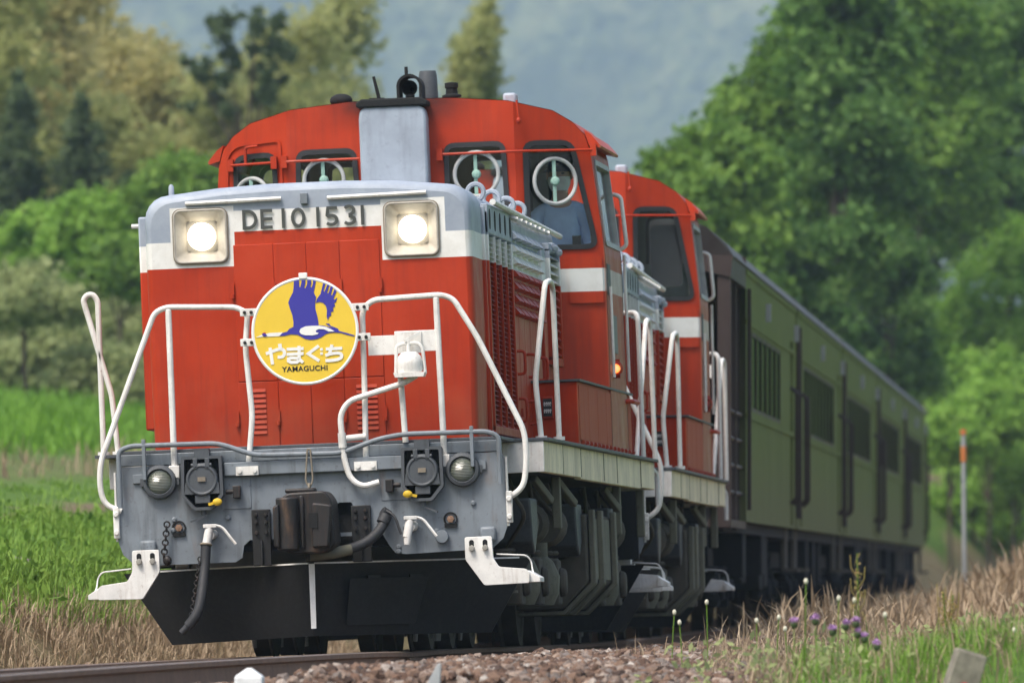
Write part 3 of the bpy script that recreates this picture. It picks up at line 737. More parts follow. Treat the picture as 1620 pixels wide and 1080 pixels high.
    for y0, sg, ws in ((Y0, 1, (wl1, wl2, wr1, wr2)), (Y1, -1, (wl1b, wl2, wr1, wr2))):
        for w in ws:
            m = MB(); ring_prism(m, grow(w, .004), grow(w, -.034), lambda p, t: sweep(p[0], p[1], t, y0, sg), -.014, .03); wo = B(m, "window", 'rubber', cab)
            m = MB(); q = grow(w, -.03); m.add([sweep(p[0], p[1], .012, y0, sg) for p in q], [tuple(range(len(q)))]); B(m, "pane", 'glass', wo, 0)
    ysw = Y0 + .335; yse = Y1 - .335
    for sx in (-1, 1):
        m = MB()
        def sfn(a, b, d): xx = 1.45 if b < 2.86 else 1.45 - (b - 2.86) / .76 * .075; return (sx * (xx - d), a, b)
        m.plate([(ysw, 1.40), (yse, 1.40), (yse, 2.86), (ysw, 2.86)], [], sfn, .05)
        m.plate([(ysw, 2.86), (yse, 2.86), (yse, 3.62), (ysw, 3.62)], [rrect(ysw + .16, yse - .16, 2.93, 3.56, .06)], sfn, .05)
        swo = B(m, "side_wall", 'cab', cab, 25); li = MB()
        li.plate([(ysw + .06, 2.05), (yse - .06, 2.05), (yse - .06, 3.6), (ysw + .06, 3.6)], [rrect(ysw + .17, yse - .17, 2.94, 3.55, .06)], lambda a, b, d: (sx * (min(1.395, 1.395 - (b - 2.86) / .76 * .075) - d), a, b), .006)
        B(li, "wall_lining", 'inside', swo, 0)
        w = rrect(ysw + .16, yse - .16, 2.93, 3.56, .06); m = MB(); ring_prism(m, grow(w, .004), grow(w, -.035), lambda p, t: sfn(p[0], p[1], t), -.012, .03); wo = B(m, "window", 'ringgrey', cab)
        m = MB(); q = grow(w, -.03); m.add([sfn(p[0], p[1], .02) for p in q], [tuple(range(len(q)))]); B(m, "pane", 'glass', wo, 0)
        # eave over the side window
        m = MB().loft([[(sx * 1.335, y, 3.775), (sx * 1.385, y, 3.74), (sx * 1.455, y, 3.655), (sx * 1.448, y, 3.638), (sx * 1.368, y, 3.66)] for y in (Y0 + .28, Y1 - .28)]); B(m, "side_eave", 'cab', cab, 30)
        h = MB().tube(fillet([(sx * 1.41, yse - .10, 3.36), (sx * 1.47, yse - .10, 3.34), (sx * 1.50, yse - .10, 2.97), (sx * 1.45, yse - .10, 2.94)], .05), .016, 8); B(h, "door_handrail", 'white', cab)
        h = MB().tube([(sx * 1.475, ysw + .10, 1.95), (sx * 1.475, ysw + .10, 2.62)], .012, 6); h.tube([(sx * 1.48, yse - .12, 1.95), (sx * 1.48, yse - .12, 2.9)], .012, 6); B(h, "step_handrail", 'white', cab)
        B(MB().box(*((1.45, 1.458) if sx > 0 else (-1.458, -1.45)), ysw + .3, ysw + .9, 2.14, 2.42), "side_number_plate", 'plate', cab)
        B(MB().box(*((1.45, 1.456) if sx > 0 else (-1.456, -1.45)), ysw + .12, ysw + .42, 2.56, 2.79), "builder_plate", 'dgrey', cab)
        lm = B(MB().lathe([(.055, .0), (.06, -.06), (.048, -.075), (.046, -.03)], (sx * 1.465, ysw + .42, 2.02), (0, 1, 0), 16).box(*((1.44, 1.50) if sx > 0 else (-1.50, -1.44)), ysw + .40, ysw + .50, 1.95, 2.09), "side_lamp", 'red', cab)
        B(MB().lathe([(.034, -.05), (.026, -.066), (0, -.074)], (sx * 1.47, ysw + .42, 2.02), (0, 1, 0), 14), "lamp_lens", 'amber' if sx > 0 else 'redmark', lm)
    rf = [(x, z) for x, z in cabout() if z > 3.55]
    m = MB(); o_ = [(x, z + .004) for x, z in rf]
    m.loft([[(x, Y0 + .55 * max(0, abs(x) - .84) + .002, z) for x, z in o_], [(x, Y1 - .55 * max(0, abs(x) - .84) - .002, z) for x, z in o_]], close=False, caps=False)
    m.loft([[(x, Y0 + .55 * max(0, abs(x) - .84) + .04, z - .04) for x, z in rf], [(x, Y1 - .55 * max(0, abs(x) - .84) - .04, z - .04) for x, z in rf]], close=False, caps=False)
    roof = B(m, "cab_roof", 'red', cab, 40)
    B(MB().box(-1.39, 1.39, ysw, yse, 2.0, 2.04), "cab_floor", 'inside', cab)
    m = MB().box(.55, 1.3, 8.5, 8.75, 2.04, 2.86); m.box(.2, .5, 8.25, 8.5, 2.04, 3.15); m.box(-1.3, -.5, 9.55, 9.85, 2.04, 2.9); m.box(-.15, .15, 9.0, 9.4, 2.04, 3.3); B(m, "control_desk", 'inside', cab, bevel=.02)
    m = MB().box(.86, 1.36, 9.36, 9.46, 2.7, 3.25); m.box(.86, 1.36, 8.98, 9.44, 2.5, 2.62); m.cyl((1.1, 9.2, 2.04), (1.1, 9.2, 2.5), .06); B(m, "driver_seat", 'inside', cab, bevel=.03)
    # clear-view discs
    for x, z, r, w in ((.555, 3.47, .175, wr1), (1.12, 3.40, .18, wr2), (-.57, 3.475, .16, wl2), (-1.12, 3.37, .16, wl1)):
        yy = sweep(x, z, -.035)[1]; tilt = (0, 1, 0) if abs(x) < .84 else Vector((-.48 * (1 if x > 0 else -1), .9, 0))
        d = B(MB().torus((x, yy, z), tilt, r - .014, .0155, 40, 8), "clear_view_disc", 'ringgrey', cab)
        B(MB().bar((x - .005, yy, z - r), (x - .005, yy, z + r), .026, .012, (0, 1, 0)), "disc_bar", 'mint', d)
        B(MB().lathe([(.034, .01), (.034, -.012), (.022, -.026), (0, -.03)], (x, yy, z), (0, 1, 0), 18), "disc_hub", 'mint', d)
    # wiper rails in front of the windows
    for x0, x1, z in ((.29, 1.40, 3.625), (-1.28, -.94, 3.62), (-.86, -.28, 3.62)):
        n_ = 10; pth = [(x0 + (x1 - x0) * k / n_, sweep(x0 + (x1 - x0) * k / n_, 0, -.06)[1], z) for k in range(n_ + 1)]; wm = MB().tube(pth, .011, 6)
        for p in (pth[0], pth[-1]): wm.box(p[0] - .022, p[0] + .022, p[1] - .012, p[1] + .07, p[2] - .045, p[2] + .045)
        B(wm, "window_rail", 'red', cab)
    B(MB().tube(fillet([(-1.16, sweep(-1.16, 0, -.05)[1], 3.62), (-1.16, sweep(-1.16, 0, -.05)[1], 3.745), (-1.06, sweep(-1.06, 0, -.05)[1], 3.75)], .03), .012, 6), "wiper_arm", 'red', cab)
    m = MB()      # raised frame of the hatch round the outer window
    def hatch(a, b): return sweep(a, b, -.012)
    pts = rpoly([(-1.335, 3.1), (-1.32, 3.70), (-1.24, 3.775), (-.885, 3.795), (-.87, 3.1)], .05)
    ring_prism(m, pts, grow(pts, -.02), lambda p, t: sweep(p[0], p[1], t), -.016, .0); B(m, "hatch_frame", 'red', cab)
    B(MB().add([sweep(x, z, d) for d in (-.02, .0) for x, z in rrect(1.19, 1.43, 2.50, 2.845, .012)], [tuple(range(20)), tuple(range(39, 19, -1))] + [(i, (i + 1) % 20, 20 + (i + 1) % 20, 20 + i) for i in range(20)]), "cover_plate", 'cab', cab)
    # exhaust duct on the cab front
    m = MB().loft([[(x, y, z) for x, z in [(-.28, 3.0), (.215, 3.0), (.215, 3.90), (.20, 3.965), (.165, 3.985), (-.235, 3.985), (-.27, 3.965), (-.28, 3.90)]] for y in (7.72, 7.97)])
    B(m, "exhaust_duct", 'grey', L, bevel=.02)
    m = MB().prism([(-.295, 3.985), (.23, 3.985), (.23, 4.02), (.185, 4.045), (-.255, 4.045), (-.295, 4.02)], 7.70, 8.6); B(m, "soot_cap", 'soot', L, bevel=.01)
    m = MB(); n_ = 14
    for r0, r1 in ((.095, .075),):
        ov = [(.055 + r0 * math.cos(R_(a)), 4.15 + r0 * math.sin(R_(a))) for a in np.linspace(-10, 190, n_)]; ov = [(ov[0][0], 4.03)] + ov + [(ov[-1][0], 4.03)]
        iv = [(.055 + r1 * math.cos(R_(a)), 4.15 + r1 * math.sin(R_(a))) for a in np.linspace(-10, 190, n_)]; iv = [(iv[0][0], 4.03)] + iv + [(iv[-1][0], 4.03)]
        ring_prism(m, ov, iv, lambda p, t: (p[0], t, p[1]), 8.25, 8.55)
    hn = B(m, "horn_cover", 'soot', L)
    B(MB().lathe([(.06, 0), (.045, .08), (.02, .16), (.02, .3), (0, .31)], (.055, 8.28, 4.14), (0, 1, 0), 18).cyl((.055, 8.36, 4.04), (.055, 8.36, 4.1), .03), "horn", 'soot', hn)
    B(MB().lathe([(.075, -.05), (.068, .20), (.06, .235), (0, .238)], (.155, 8.75, 4.05), (0, 0, 1), 18), "exhaust_pipe", 'dgrey', L)
    B(MB().lathe([(.035, -.05), (.035, .05), (.072, .055), (.072, .07), (.045, .08), (.042, .12), (.05, .125), (.05, .16), (.03, .165), (0, .168)], (.34, 8.6, 4.02), (0, 0, 1), 16), "roof_vent", 'soot', L)
    B(MB().box(-.24, -.13, 8.2, 8.3, 4.05, 4.075).cyl((-.17, 8.25, 4.07), (-.205, 8.25, 4.235), .014, .011, 8), "radio_aerial", 'soot', L)
    B(MB().cyl((.0, 8.7, 4.05), (.0, 8.7, 4.32), .013, .013, 8), "roof_mast", 'soot', L)
    B(MB().box(.74, .84, 8.3, 8.5, 3.95, 4.075), "roof_lamp", 'grey', L, bevel=.02)
    B(MB().ball((-.47, 8.45, 4.08), .085, .07, .05), "roof_bell", 'soot', L)
    B(MB().tube([(.87, 7.93, 4.0), (.88, 7.92, 3.86)], .008, 6).ball((.88, 7.92, 3.85), .02, .02, .025), "roof_hook", 'red', L)
    # --- short hood behind the cab
    m = MB().loft([[(x * .985, y, 1.31 + (z - 1.31) * .985) for x, z in hood_prof()] for y in (10.38, 12.95)], close=False, caps=True); B(m, "short_hood", 'hood')
    # --- boxes on the running board beside hood and cab
    for sx in (-1, 1):
        a, b = (1.105, 1.44) if sx > 0 else (-1.44, -1.105)
        bx = B(MB().box(a, b, 5.05, 10.55, 1.40, 1.855), "battery_box", 'boxp', L, bevel=.008)
        B(MB().box(a - .0, b + .02, 5.03, 10.6, 1.857, 1.872) if sx > 0 else MB().box(a - .02, b, 5.03, 10.6, 1.857, 1.872), "box_lid", 'dgrey', bx)
        for k in range(6):
            y0 = 5.10 + k * .90; x_ = (1.44, 1.449) if sx > 0 else (-1.449, -1.44)
            B(MB().box(*x_, y0, y0 + .86, 1.44, 1.83), "box_door", 'boxp', bx, bevel=.004)
        hg = MB()
        for k in range(14): hg.cyl((sx * 1.455, 5.2 + k * .4, 1.425), (sx * 1.455, 5.3 + k * .4, 1.425), .016, n=8)
        B(hg, "box_hinge", 'red', bx)
        B(MB().tube(fillet([(sx * 1.44, 9.9, 1.80), (sx * 1.50, 9.95, 1.80), (sx * 1.50, 10.5, 1.80)], .03), .02, 6), "box_lever", 'red', bx)
        if sx > 0:
            pf = B(MB().box(1.185, 1.265, 5.026, 5.05, 1.60, 1.755), "notice_frame", 'red', bx, bevel=.006); B(MB().box(1.193, 1.257, 5.02, 5.03, 1.615, 1.74), "notice_board", 'ink', pf)
            nt = MB()
            for z, txt in ((1.690, "111.1"), (1.64, "111.1")):
                for q in range(4): stroke(nt, arc(1.205 + q * .0135, z + .012, .0042, .012, 0, 300, 6), .004, 5.016, .002)
            B(nt, "notice_print", 'hmwhite', pf, 0)
    # --- buffer beam and what is bolted to it
    bo = [(-1.30, 1.25), (-1.30, .80), (-1.27, .71), (-1.20, .645), (-1.10, .632), (-.52, .632), (-.475, .66), (-.46, .74), (-.42, .775), (.47, .775), (.51, .70), (.55, .65), (.62, .64), (1.10, .652), (1.20, .66), (1.27, .72), (1.30, .80), (1.30, 1.25), (1.27, 1.292), (-1.27, 1.292)]
    beam = B(MB().plate(bo, [rrect(.17, .275, .80, 1.0, .02)], fxz(0), .035), "buffer_beam", 'beam', L, 30)
    B(MB().box(1.302, 1.314, -.002, .05, .80, 1.26).box(-1.314, -1.302, -.002, .05, .80, 1.26), "beam_edge", 'white', beam)
    B(MB().box(-.57, .63, -.045, .0, 1.205, 1.295).box(-1.28, 1.28, .0, .055, 1.296, 1.374), "beam_angle", 'beam', beam, bevel=.006)
    B(MB().box(-.60, -.40, -.006, .0, .985, 1.2).box(.47, .66, -.006, .0, 1.0, 1.2).box(-.11, -.06, -.02, 0, 1.085, 1.105), "beam_patch", 'beam', beam, bevel=.003)
    rv = MB()
    for x, z in ((-.92, .93), (-.93, .86), (1.08, .96), (.62, .82), (.83, .785), (.57, .69), (.57, .66), (-.56, .93), (-1.15, 1.2), (-1.05, 1.2), (1.15, 1.2), (1.05, 1.2)): rv.lathe([(.018, 0), (.018, -.012), (.01, -.018), (0, -.018)], (x, 0, z), (0, 1, 0), 10)
    B(rv, "rivet", 'beam', beam)
    B(MB().lathe([(.042, .0), (.045, -.03), (.04, -.045), (0, -.047)], (.865, 0, .745), (0, 1, 0), 20), "round_cap", 'beam', beam)
    for x in (-1.10, 1.17): B(MB().box(x - .055, x + .055, -.035, 0, .70, .80), "lug", 'beam', beam, bevel=.02)
    for x, z in ((-.89, .875), (.925, .86)):
        bh = B(MB().lathe([(.045, .0), (.048, -.012), (.038, -.014), (.036, -.002)], (x, 0, z), (0, 1, 0), 18).box(x - .042, x + .042, -.02, 0, z - .055, z - .03), "bolt_hole", 'soot', beam); B(MB().lathe([(.026, .0), (.024, -.03), (0, -.034)], (x, 0, z), (0, 1, 0), 6), "bolt", 'rust', bh)
    for x in (-1.005, 1.02):
        ml = B(MB().lathe([(.112, 0), (.116, -.02), (.108, -.055), (.088, -.062), (.082, -.045), (.082, 0)], (x, 0, 1.185), (0, 1, 0), 28).box(x - .13, x - .1, -.03, 0, 1.16, 1.21).box(x + .1, x + .13, -.03, 0, 1.16, 1.21), "marker_lamp", 'dgrey', L)
        B(MB().lathe([(.083, -.040), (.07, -.052), (.04, -.062), (0, -.066)], (x, 0, 1.185), (0, 1, 0), 24), "lamp_lens", 'greenlens', ml)
    for x, sg in ((-.715, 1), (.755, -1)):
        m = MB(); m.plate(rpoly([(x - .135, 1.345), (x + .135, 1.345), (x + .14, 1.08), (x + .06, .985), (x - .06, .985), (x - .14, 1.08)], .015), [rpoly([(x - .115, 1.325), (x + .115, 1.325), (x + .12, 1.09), (x + .05, 1.005), (x - .05, 1.005), (x - .12, 1.09)], .01)], fxz(-.10), .10)
        jb = B(m, "jumper_box", 'dgrey', L, 30)
        B(MB().prism([(x - .13, 1.34), (x + .13, 1.34), (x + .13, 1.08), (x + .05, 1.0), (x - .05, 1.0), (x - .13, 1.08)], -.02, -.004), "box_back", 'soot', jb)
        m = MB().lathe([(.108, -.02), (.108, -.10), (.100, -.115), (.088, -.115), (.086, -.108), (0, -.108)], (x, 0, 1.185), (0, 1, 0), 28); m.prism([(x - .11, 1.17), (x + .11, 1.17), (x + .12, 1.09), (x - .12, 1.09)], -.105, -.02); m.box(x - .055, x - .025, -.115, -.02, 1.26, 1.33); m.box(x + .025, x + .055, -.115, -.02, 1.26, 1.33); m.cyl((x - .07, -.10, 1.285), (x + .07, -.10, 1.285), .012); m.box(x - .05, x + .05, -.10, -.02, 1.03, 1.085)
        B(m, "socket_cover", 'dgrey', jb, bevel=.004)
        B(MB().box(x - .026, x + .026, -.119, -.107, 1.175, 1.205), "cover_label", 'gasket', jb)
        m = MB().cyl((x, -.06, 1.0), (x, -.06, .955), .018); m.bar((x + .015, -.06, .945), (x - .09 * sg, -.075, .90 + .01), .03, .012); B(m, "latch_lever", 'dgrey', jb)
        B(MB().ball((x + sg * .10, -.12, 1.035), .032, .015, .026, 8, 6).bar((x + sg * .08, -.115, 1.03), (x + sg * .04, -.11, 1.02), .01, .018), "yellow_tag", 'yellowtag', jb)
        m = MB().cyl((x + sg * .15, -.05, 1.10), (x + sg * .235, -.05, 1.10), .016); m.box(*sorted((x + sg * .20, x + sg * .25)), -.075, 0, 1.055, 1.14); B(m, "side_plug", 'iron', jb, bevel=.006)
        B(MB().box(x - .05, x + .05, -.06, .03, 1.345, 1.395), "box_bracket", 'dgrey', jb)
    # uncoupling lever with its chain link, coupler, side plates
    up = [(-1.27, -.06, 1.02), (-1.27, -.06, 1.40), (-1.19, -.06, 1.43), (-.60, -.06, 1.425), (-.36, -.06, 1.335), (.22, -.06, 1.325), (.47, -.06, 1.41), (.64, -.06, 1.435), (1.19, -.06, 1.43), (1.27, -.06, 1.40), (1.27, -.06, 1.08)]
    ul = B(MB().tube(fillet(up, .07), .017, 10), "uncoupling_lever", 'beam', L)
    for x in (-1.10, 1.09): B(MB().box(x - .012, x + .012, -.075, -.03, 1.20, 1.47).box(x - .085, x + .085, -.02, .0, 1.18, 1.24), "lever_bracket", 'beam', ul, bevel=.003)
    B(MB().tube(fillet([(-.005, -.085, 1.36), (-.025, -.085, 1.15), (.0, -.085, 1.10), (.025, -.085, 1.15), (.015, -.085, 1.36), (-.005, -.085, 1.36)], .03), .006, 6).torus((0, -.10, 1.10), (1, 0, 0), .03, .009, 14, 6), "lifting_link", 'gasket', ul)
    m = MB().prism(rpoly([(-.165, .70), (-.17, 1.02), (-.11, 1.07), (.14, 1.075), (.185, 1.01), (.20, .72), (.13, .665), (-.10, .665)], .03), -.52, -.10)
    m.prism([(-.20, .72), (-.16, .70), (-.16, 1.0), (-.20, .98)], -.62, -.30); m.cyl((-.11, -.54, .69), (-.11, -.54, 1.04), .075); m.box(-.03, .0, -.545, -.50, .70, 1.05); m.prism(rpoly([(.05, .70), (.16, .70), (.19, .98), (.06, 1.0)], .02), -.60, -.50)
    m.box(-.13, .13, -.12, .6, .74, .98); m.cyl((.0, -.20, 1.06), (.0, -.20, 1.10), .05); m.box(-.14, .06, -.35, -.2, 1.07, 1.10)
    cp = B(m, "coupler", 'iron', L, bevel=.012)
    B(MB().box(.035, .095, -.607, -.56, .83, .93), "jaw_slot", 'soot', cp)
    for x0, x1 in ((-.40, -.275), (.265, .395)):
        sp = B(MB().box(x0, x1, -.035, 0, .60, .975).box((x0 + x1) / 2 - .006, (x0 + x1) / 2 + .006, -.06, -.03, .60, .77), "draft_plate", 'black', L, bevel=.008); bt = MB()
        for a in (.03, .095):
            for z in (.94, .89, .82): bt.lathe([(.014, 0), (.012, -.02), (0, -.021)], (x0 + a, -.035, z), (0, 1, 0), 6)
        B(bt, "plate_bolt", 'iron', sp)
    # air cocks and hoses
    def cock(x, z, hose):
        m = MB().tube([(x, .0, z - .02), (x - .02, -.07, z - .03)], .032, 12); m.cyl((x - .02, -.07, z + .02), (x - .045, -.09, z - .10), .03, .028); m.box(x - .06, x + .03, -.10, -.05, z + .02, z + .045)
        c = B(m, "air_cock", 'white', L, bevel=.004); B(MB().tube(fillet([(x - .03, -.085, z + .035), (x + .06, -.09, z + .035), (x + .155, -.095, z - .095)], .06), .010, 6), "cock_handle", 'white', c)
        return c
    c1 = cock(-.66, .845, True); B(MB().tube(fillet([(-.705, -.09, .75), (-.715, -.11, .62), (-.735, -.20, .42), (-.76, -.24, .30), (-.83, -.24, .22)], .12, 6), .034, 12).cyl((-.83, -.24, .22), (-.875, -.24, .175), .024), "air_hose", 'rubber', c1)
    m = MB().torus((-.705, -.09, .755), (.1, .2, 1), .035, .008, 16, 6); B(m, "hose_clip", 'gasket', c1)
    ch = MB()
    for k in range(17):
        t = k / 16; p = (-.745 - .07 * t, -.12 - .10 * t, .66 - .42 * t); ch.torus(p, (1, .3, 0) if k % 2 else (.3, 1, 0), .016, .005, 10, 5)
    B(ch, "hose_chain", 'iron', c1)
    cock(.68, .845, False); B(MB().cyl((.64, -.09, .75), (.635, -.095, .70), .026, .02), "cock_nozzle", 'white', L)
    m = MB().cyl((.475, -.05, .93), (.515, -.03, .90), .035).tube(fillet([(.50, -.04, .89), (.46, -.10, .80), (.36, -.16, .715), (.20, -.22, .67), (-.03, -.28, .65)], .1, 6), .034, 12).cyl((.50, -.05, .90), (.475, -.07, .85), .042); hs = B(m, "brake_hose", 'rubber', L)
    B(MB().tube([(.27, -.195, .685), (.15, -.24, .662), (-.0, -.275, .651)], .037, 12), "hose_sleeve", 'olive', hs); B(MB().tube(fillet([(.49, -.06, .94), (.56, -.09, .90), (.60, -.10, .77)], .05), .009, 6), "hose_lever", 'rubber', hs)
    ch = MB()
    for k in range(8): ch.torus((-.965 - .004 * k, -.05, .90 - .03 * k), (1, 0, 0) if k % 2 else (0, 1, 0), .019, .006, 10, 5)
    ch.ball((-.97, -.06, .66), .03, .03, .035, 8, 6); B(ch, "safety_chain", 'iron', L)
    # front handrails
    B(MB().tube(fillet([(-1.27, -.0, 1.0), (-1.385, 0, 1.05), (-1.41, 0, 1.17), (-1.40, 0, 1.33), (-1.0, 0, 2.31), (-.92, 0, 2.345), (-.45, 0, 2.325), (-.375, 0, 2.28), (-.40, 0, 2.05), (-.37, 0, 1.60), (-.415, 0, 1.22)], .07), .0195, 10), "end_handrail", 'white', L)
    B(MB().tube(fillet([(.375, 0, 1.22), (.385, 0, 1.72), (.39, 0, 2.27), (.46, 0, 2.335), (.92, 0, 2.35), (1.0, 0, 2.32), (1.15, 0, 2.06), (1.44, 0, 1.42), (1.445, 0, 1.22), (1.42, 0, 1.05), (1.31, 0, .98)], .07), .0195, 10), "end_handrail", 'white', L)
    B(MB().tube([(-.905, 0, 2.33), (-.905, 0, 1.27)], .021, 10).box(-.94, -.87, -.03, .03, 1.20, 1.29), "handrail_post", 'white', L, bevel=.006)
    B(MB().tube([(.885, 0, 2.335), (.90, 0, 1.27)], .021, 10).box(.865, .935, -.03, .03, 1.20, 1.29), "handrail_post", 'white', L, bevel=.006)
    for x in (-.415, .375): B(MB().box(x - .075, x + .075, -.055, -.045, 1.205, 1.265).cyl((x - .05, -.055, 1.235), (x - .05, -.07, 1.235), .016, n=8).cyl((x + .05, -.055, 1.235), (x + .05, -.07, 1.235), .016, n=8), "post_foot", 'white', L)
    for x in (-1.305, 1.32): B(MB().box(x - .02, x + .02, -.03, .02, .82, 1.03).cyl((x, -.03, .86), (x, -.045, .86), .02, n=8).cyl((x, -.03, .98), (x, -.045, .98), .02, n=8), "rail_foot", 'white', L, bevel=.006)
    B(MB().tube(fillet([(.74, -.06, 1.82), (.66, -.06, 1.775), (.28, -.06, 1.67), (.22, -.06, 1.58), (.235, -.06, 1.29), (.27, -.06, 1.155), (.35, -.06, 1.095), (.46, -.04, 1.125)], .06), .020, 10).cyl((.226, -.06, 1.46), (.23, -.06, 1.36), .027).cyl((.23, -.05, 1.42), (.38, -.02, 1.43), .022), "conduit_pipe", 'white', L)
    B(MB().tube([(.625, 0, 1.90), (.645, 0, 1.38)], .02, 10), "lamp_post", 'white', L)
    m = MB().box(.42, .62, -.008, .0, 1.965, 2.095); m.box(.60, .88, -.008, .0, 1.98, 2.12); m.box(.60, .78, -.02, -.008, 1.97, 2.115); B(m, "lamp_board", 'white', L, bevel=.003)
    tl = B(MB().lathe([(.085, .0), (.088, .06), (.075, .10), (.05, .125), (.0, .13)], (.70, -.075, 1.85), (0, -.15, 1), 20).prism([(.595, 1.84), (.805, 1.84), (.795, 1.81), (.605, 1.81)], -.17, .0), "signal_lamp", 'white', L)
    B(MB().tube(fillet([(.605, -.08, 1.83), (.615, -.08, 2.02), (.66, -.08, 2.035), (.76, -.08, 2.035), (.79, -.08, 2.0), (.80, -.08, 1.83)], .03), .012, 6).cyl((.695, -.08, 1.98), (.695, -.08, 2.045), .014).bar((.67, -.09, 2.05), (.77, -.06, 2.10), .02, .02), "lamp_cage", 'white', tl)
    # handrails at the deck corners
    B(MB().tube(fillet([(-1.40, 1.1, 1.40), (-1.43, 1.1, 1.80), (-1.60, 1.1, 2.45), (-1.57, 1.1, 2.485), (-1.53, 1.1, 2.485), (-1.50, 1.1, 2.44), (-1.50, 1.1, 1.40)], .04), .0195, 10).cyl((-1.40, 1.1, 1.395), (-1.40, 1.1, 1.42), .04).cyl((-1.50, 1.1, 1.395), (-1.50, 1.1, 1.42), .04), "corner_handrail", 'white', L)
    B(MB().box(-1.55, -1.35, 1.0, 1.2, 1.376, 1.397), "deck_lip", 'dgrey', L)
    for sx, y0 in ((1, 2.05),):
        B(MB().tube(fillet([(sx * 1.41, y0 - .2, 1.40), (sx * 1.385, y0 - .2, 1.80), (sx * 1.47, y0 - .1, 2.46), (sx * 1.485, y0 + .15, 2.485), (sx * 1.49, y0 + .32, 2.45), (sx * 1.495, y0 + .3, 1.40)], .06), .0195, 10).cyl((sx * 1.41, y0 - .2, 1.395), (sx * 1.41, y0 - .2, 1.42), .04).cyl((sx * 1.495, y0 + .3, 1.395), (sx * 1.495, y0 + .3, 1.42), .04), "corner_handrail", 'white', L)
    for sx in (-1, 1):
        B(MB().tube(fillet([(sx * 1.49, 11.05, 1.40), (sx * 1.49, 11.05, 2.46), (sx * 1.47, 11.1, 2.5), (sx * 1.30, 11.2, 2.5)], .06), .0195, 8).tube(fillet([(sx * 1.49, 12.42, 1.40), (sx * 1.49, 12.42, 2.46), (sx * 1.47, 12.3, 2.48), (sx * 1.40, 11.6, 1.40)], .06), .0195, 8), "corner_handrail", 'white', L)
    # --- plough and foot steps, both ends
    for e, dy in ((1, 0), (-1, 13.3)):
        yy = lambda y: dy + e * y
        pl = B(MB().add([(-1.38, yy(.95), .59), (0, yy(-.16), .60), (1.38, yy(.95), .59), (-1.08, yy(1.05), .10), (0, yy(-.22), .12), (1.08, yy(1.05), .10), (-1.38, yy(.98), .59), (0, yy(-.12), .60), (1.38, yy(.98), .59), (-1.08, yy(1.08), .10), (0, yy(-.18), .12), (1.08, yy(1.08), .10)], [(0, 1, 4, 3), (1, 2, 5, 4), (6, 9, 10, 7), (7, 10, 11, 8), (0, 6, 7, 1), (1, 7, 8, 2), (3, 4, 10, 9), (4, 5, 11, 10), (0, 3, 9, 6), (2, 8, 11, 5)]), "snow_plough", 'black', L, 20)
        st = MB(); st.add([(-.018, yy(-.168), .60), (.022, yy(-.168), .60), (.022, yy(-.226), .17), (-.012, yy(-.226), .17)], [(0, 1, 2, 3)])
        for sx in (-1, 1): st.bar((sx * .02, yy(-.158), .603), (sx * 1.30, yy(.885), .594), .012, .010)
        B(st, "plough_stripe", 'white', pl, 0)
        pp = MB(); pl_pt = lambda sx, a, b: (Vector((0, yy(-.16), .60)).lerp(Vector((sx * 1.38, yy(.95), .59)), a)).lerp(Vector((0, yy(-.22), .12)).lerp(Vector((sx * 1.08, yy(1.05), .10)), a), b)
        for sx in (-1, 1):
            Q = [pl_pt(sx, a, b) for a, b in ((.18, .22), (.55, .22), (.55, .86), (.18, .86))]; nn = Vector((0, -e, 0)); pp.add([q + nn * .010 for q in Q] + [q for q in Q], [(0, 1, 2, 3), (0, 4, 5, 1), (1, 5, 6, 2), (2, 6, 7, 3), (3, 7, 4, 0)])
            for a in (.26, .46): pp.bar(pl_pt(sx, a, .2) + nn * .012, pl_pt(sx, a + .06, .2) + nn * .012, .014, .02)
        B(pp, "plough_panel", 'black', pl)
        for sx in (-1, 1):
            pts = rpoly([(1.02, .735), (1.20, .735), (1.205, .59), (1.24, .53), (1.42, .51), (1.445, .48), (1.44, .415), (1.14, .41), (1.02, .585)], .015)
            m = MB().prism([(sx * x, z) for x, z in pts], yy(-.10), yy(-.06))
            m.tube(fillet([(sx * 1.22, yy(.0), .615), (sx * 1.42, yy(.0), .60), (sx * 1.45, yy(.02), .56), (sx * 1.455, yy(.0), .50), (sx * 1.475, yy(-.03), .45)], .03), .006, 6); m.prism([(sx * 1.43, .50), (sx * 1.51, .45), (sx * 1.51, .42), (sx * 1.43, .42)], *sorted((yy(-.06), yy(.28))))
            sb = B(m, "foot_step", 'white', L, bevel=.006); hb_ = MB()
            for x in (1.065, 1.155): hb_.prism(rrect(sx * x - .016, sx * x + .016, .665, .715, .015), *sorted((yy(-.102), yy(-.10)))); 
            B(hb_, "slot", 'soot', sb); bt = MB()
            for x in (1.065, 1.155): bt.lathe([(.021, 0), (.018, -e * .03), (0, -e * .032)], (sx * x, yy(-.10), .66), (0, 1, 0), 8)
            B(bt, "step_bolt", 'conc', sb)
    # --- underframe
    B(MB().box(-.62, .62, .06, 13.2, .92, 1.30).box(-1.2, 1.2, .06, .45, .70, 1.28).box(-1.30, 1.30, 1.5, 12.2, 1.20, 1.37), "main_frame", 'soot', L)
    B(MB().box(-1.28, 1.28, 13.2, 13.28, .64, 1.29), "rear_beam", 'soot', L)
    B(MB().box(-1.195, -1.105, 1.0, 7.9, 1.55, 2.99), "side_casing", 'hood', L, bevel=.012)
    B(MB().tube([(-1.15, 1.05, 2.93), (-1.245, 1.05, 2.93)], .016, 8), "casing_grip", 'white', L)
    bogie(L, (1.95, 3.65, 5.35)); bogie(L, (9.75, 11.55))
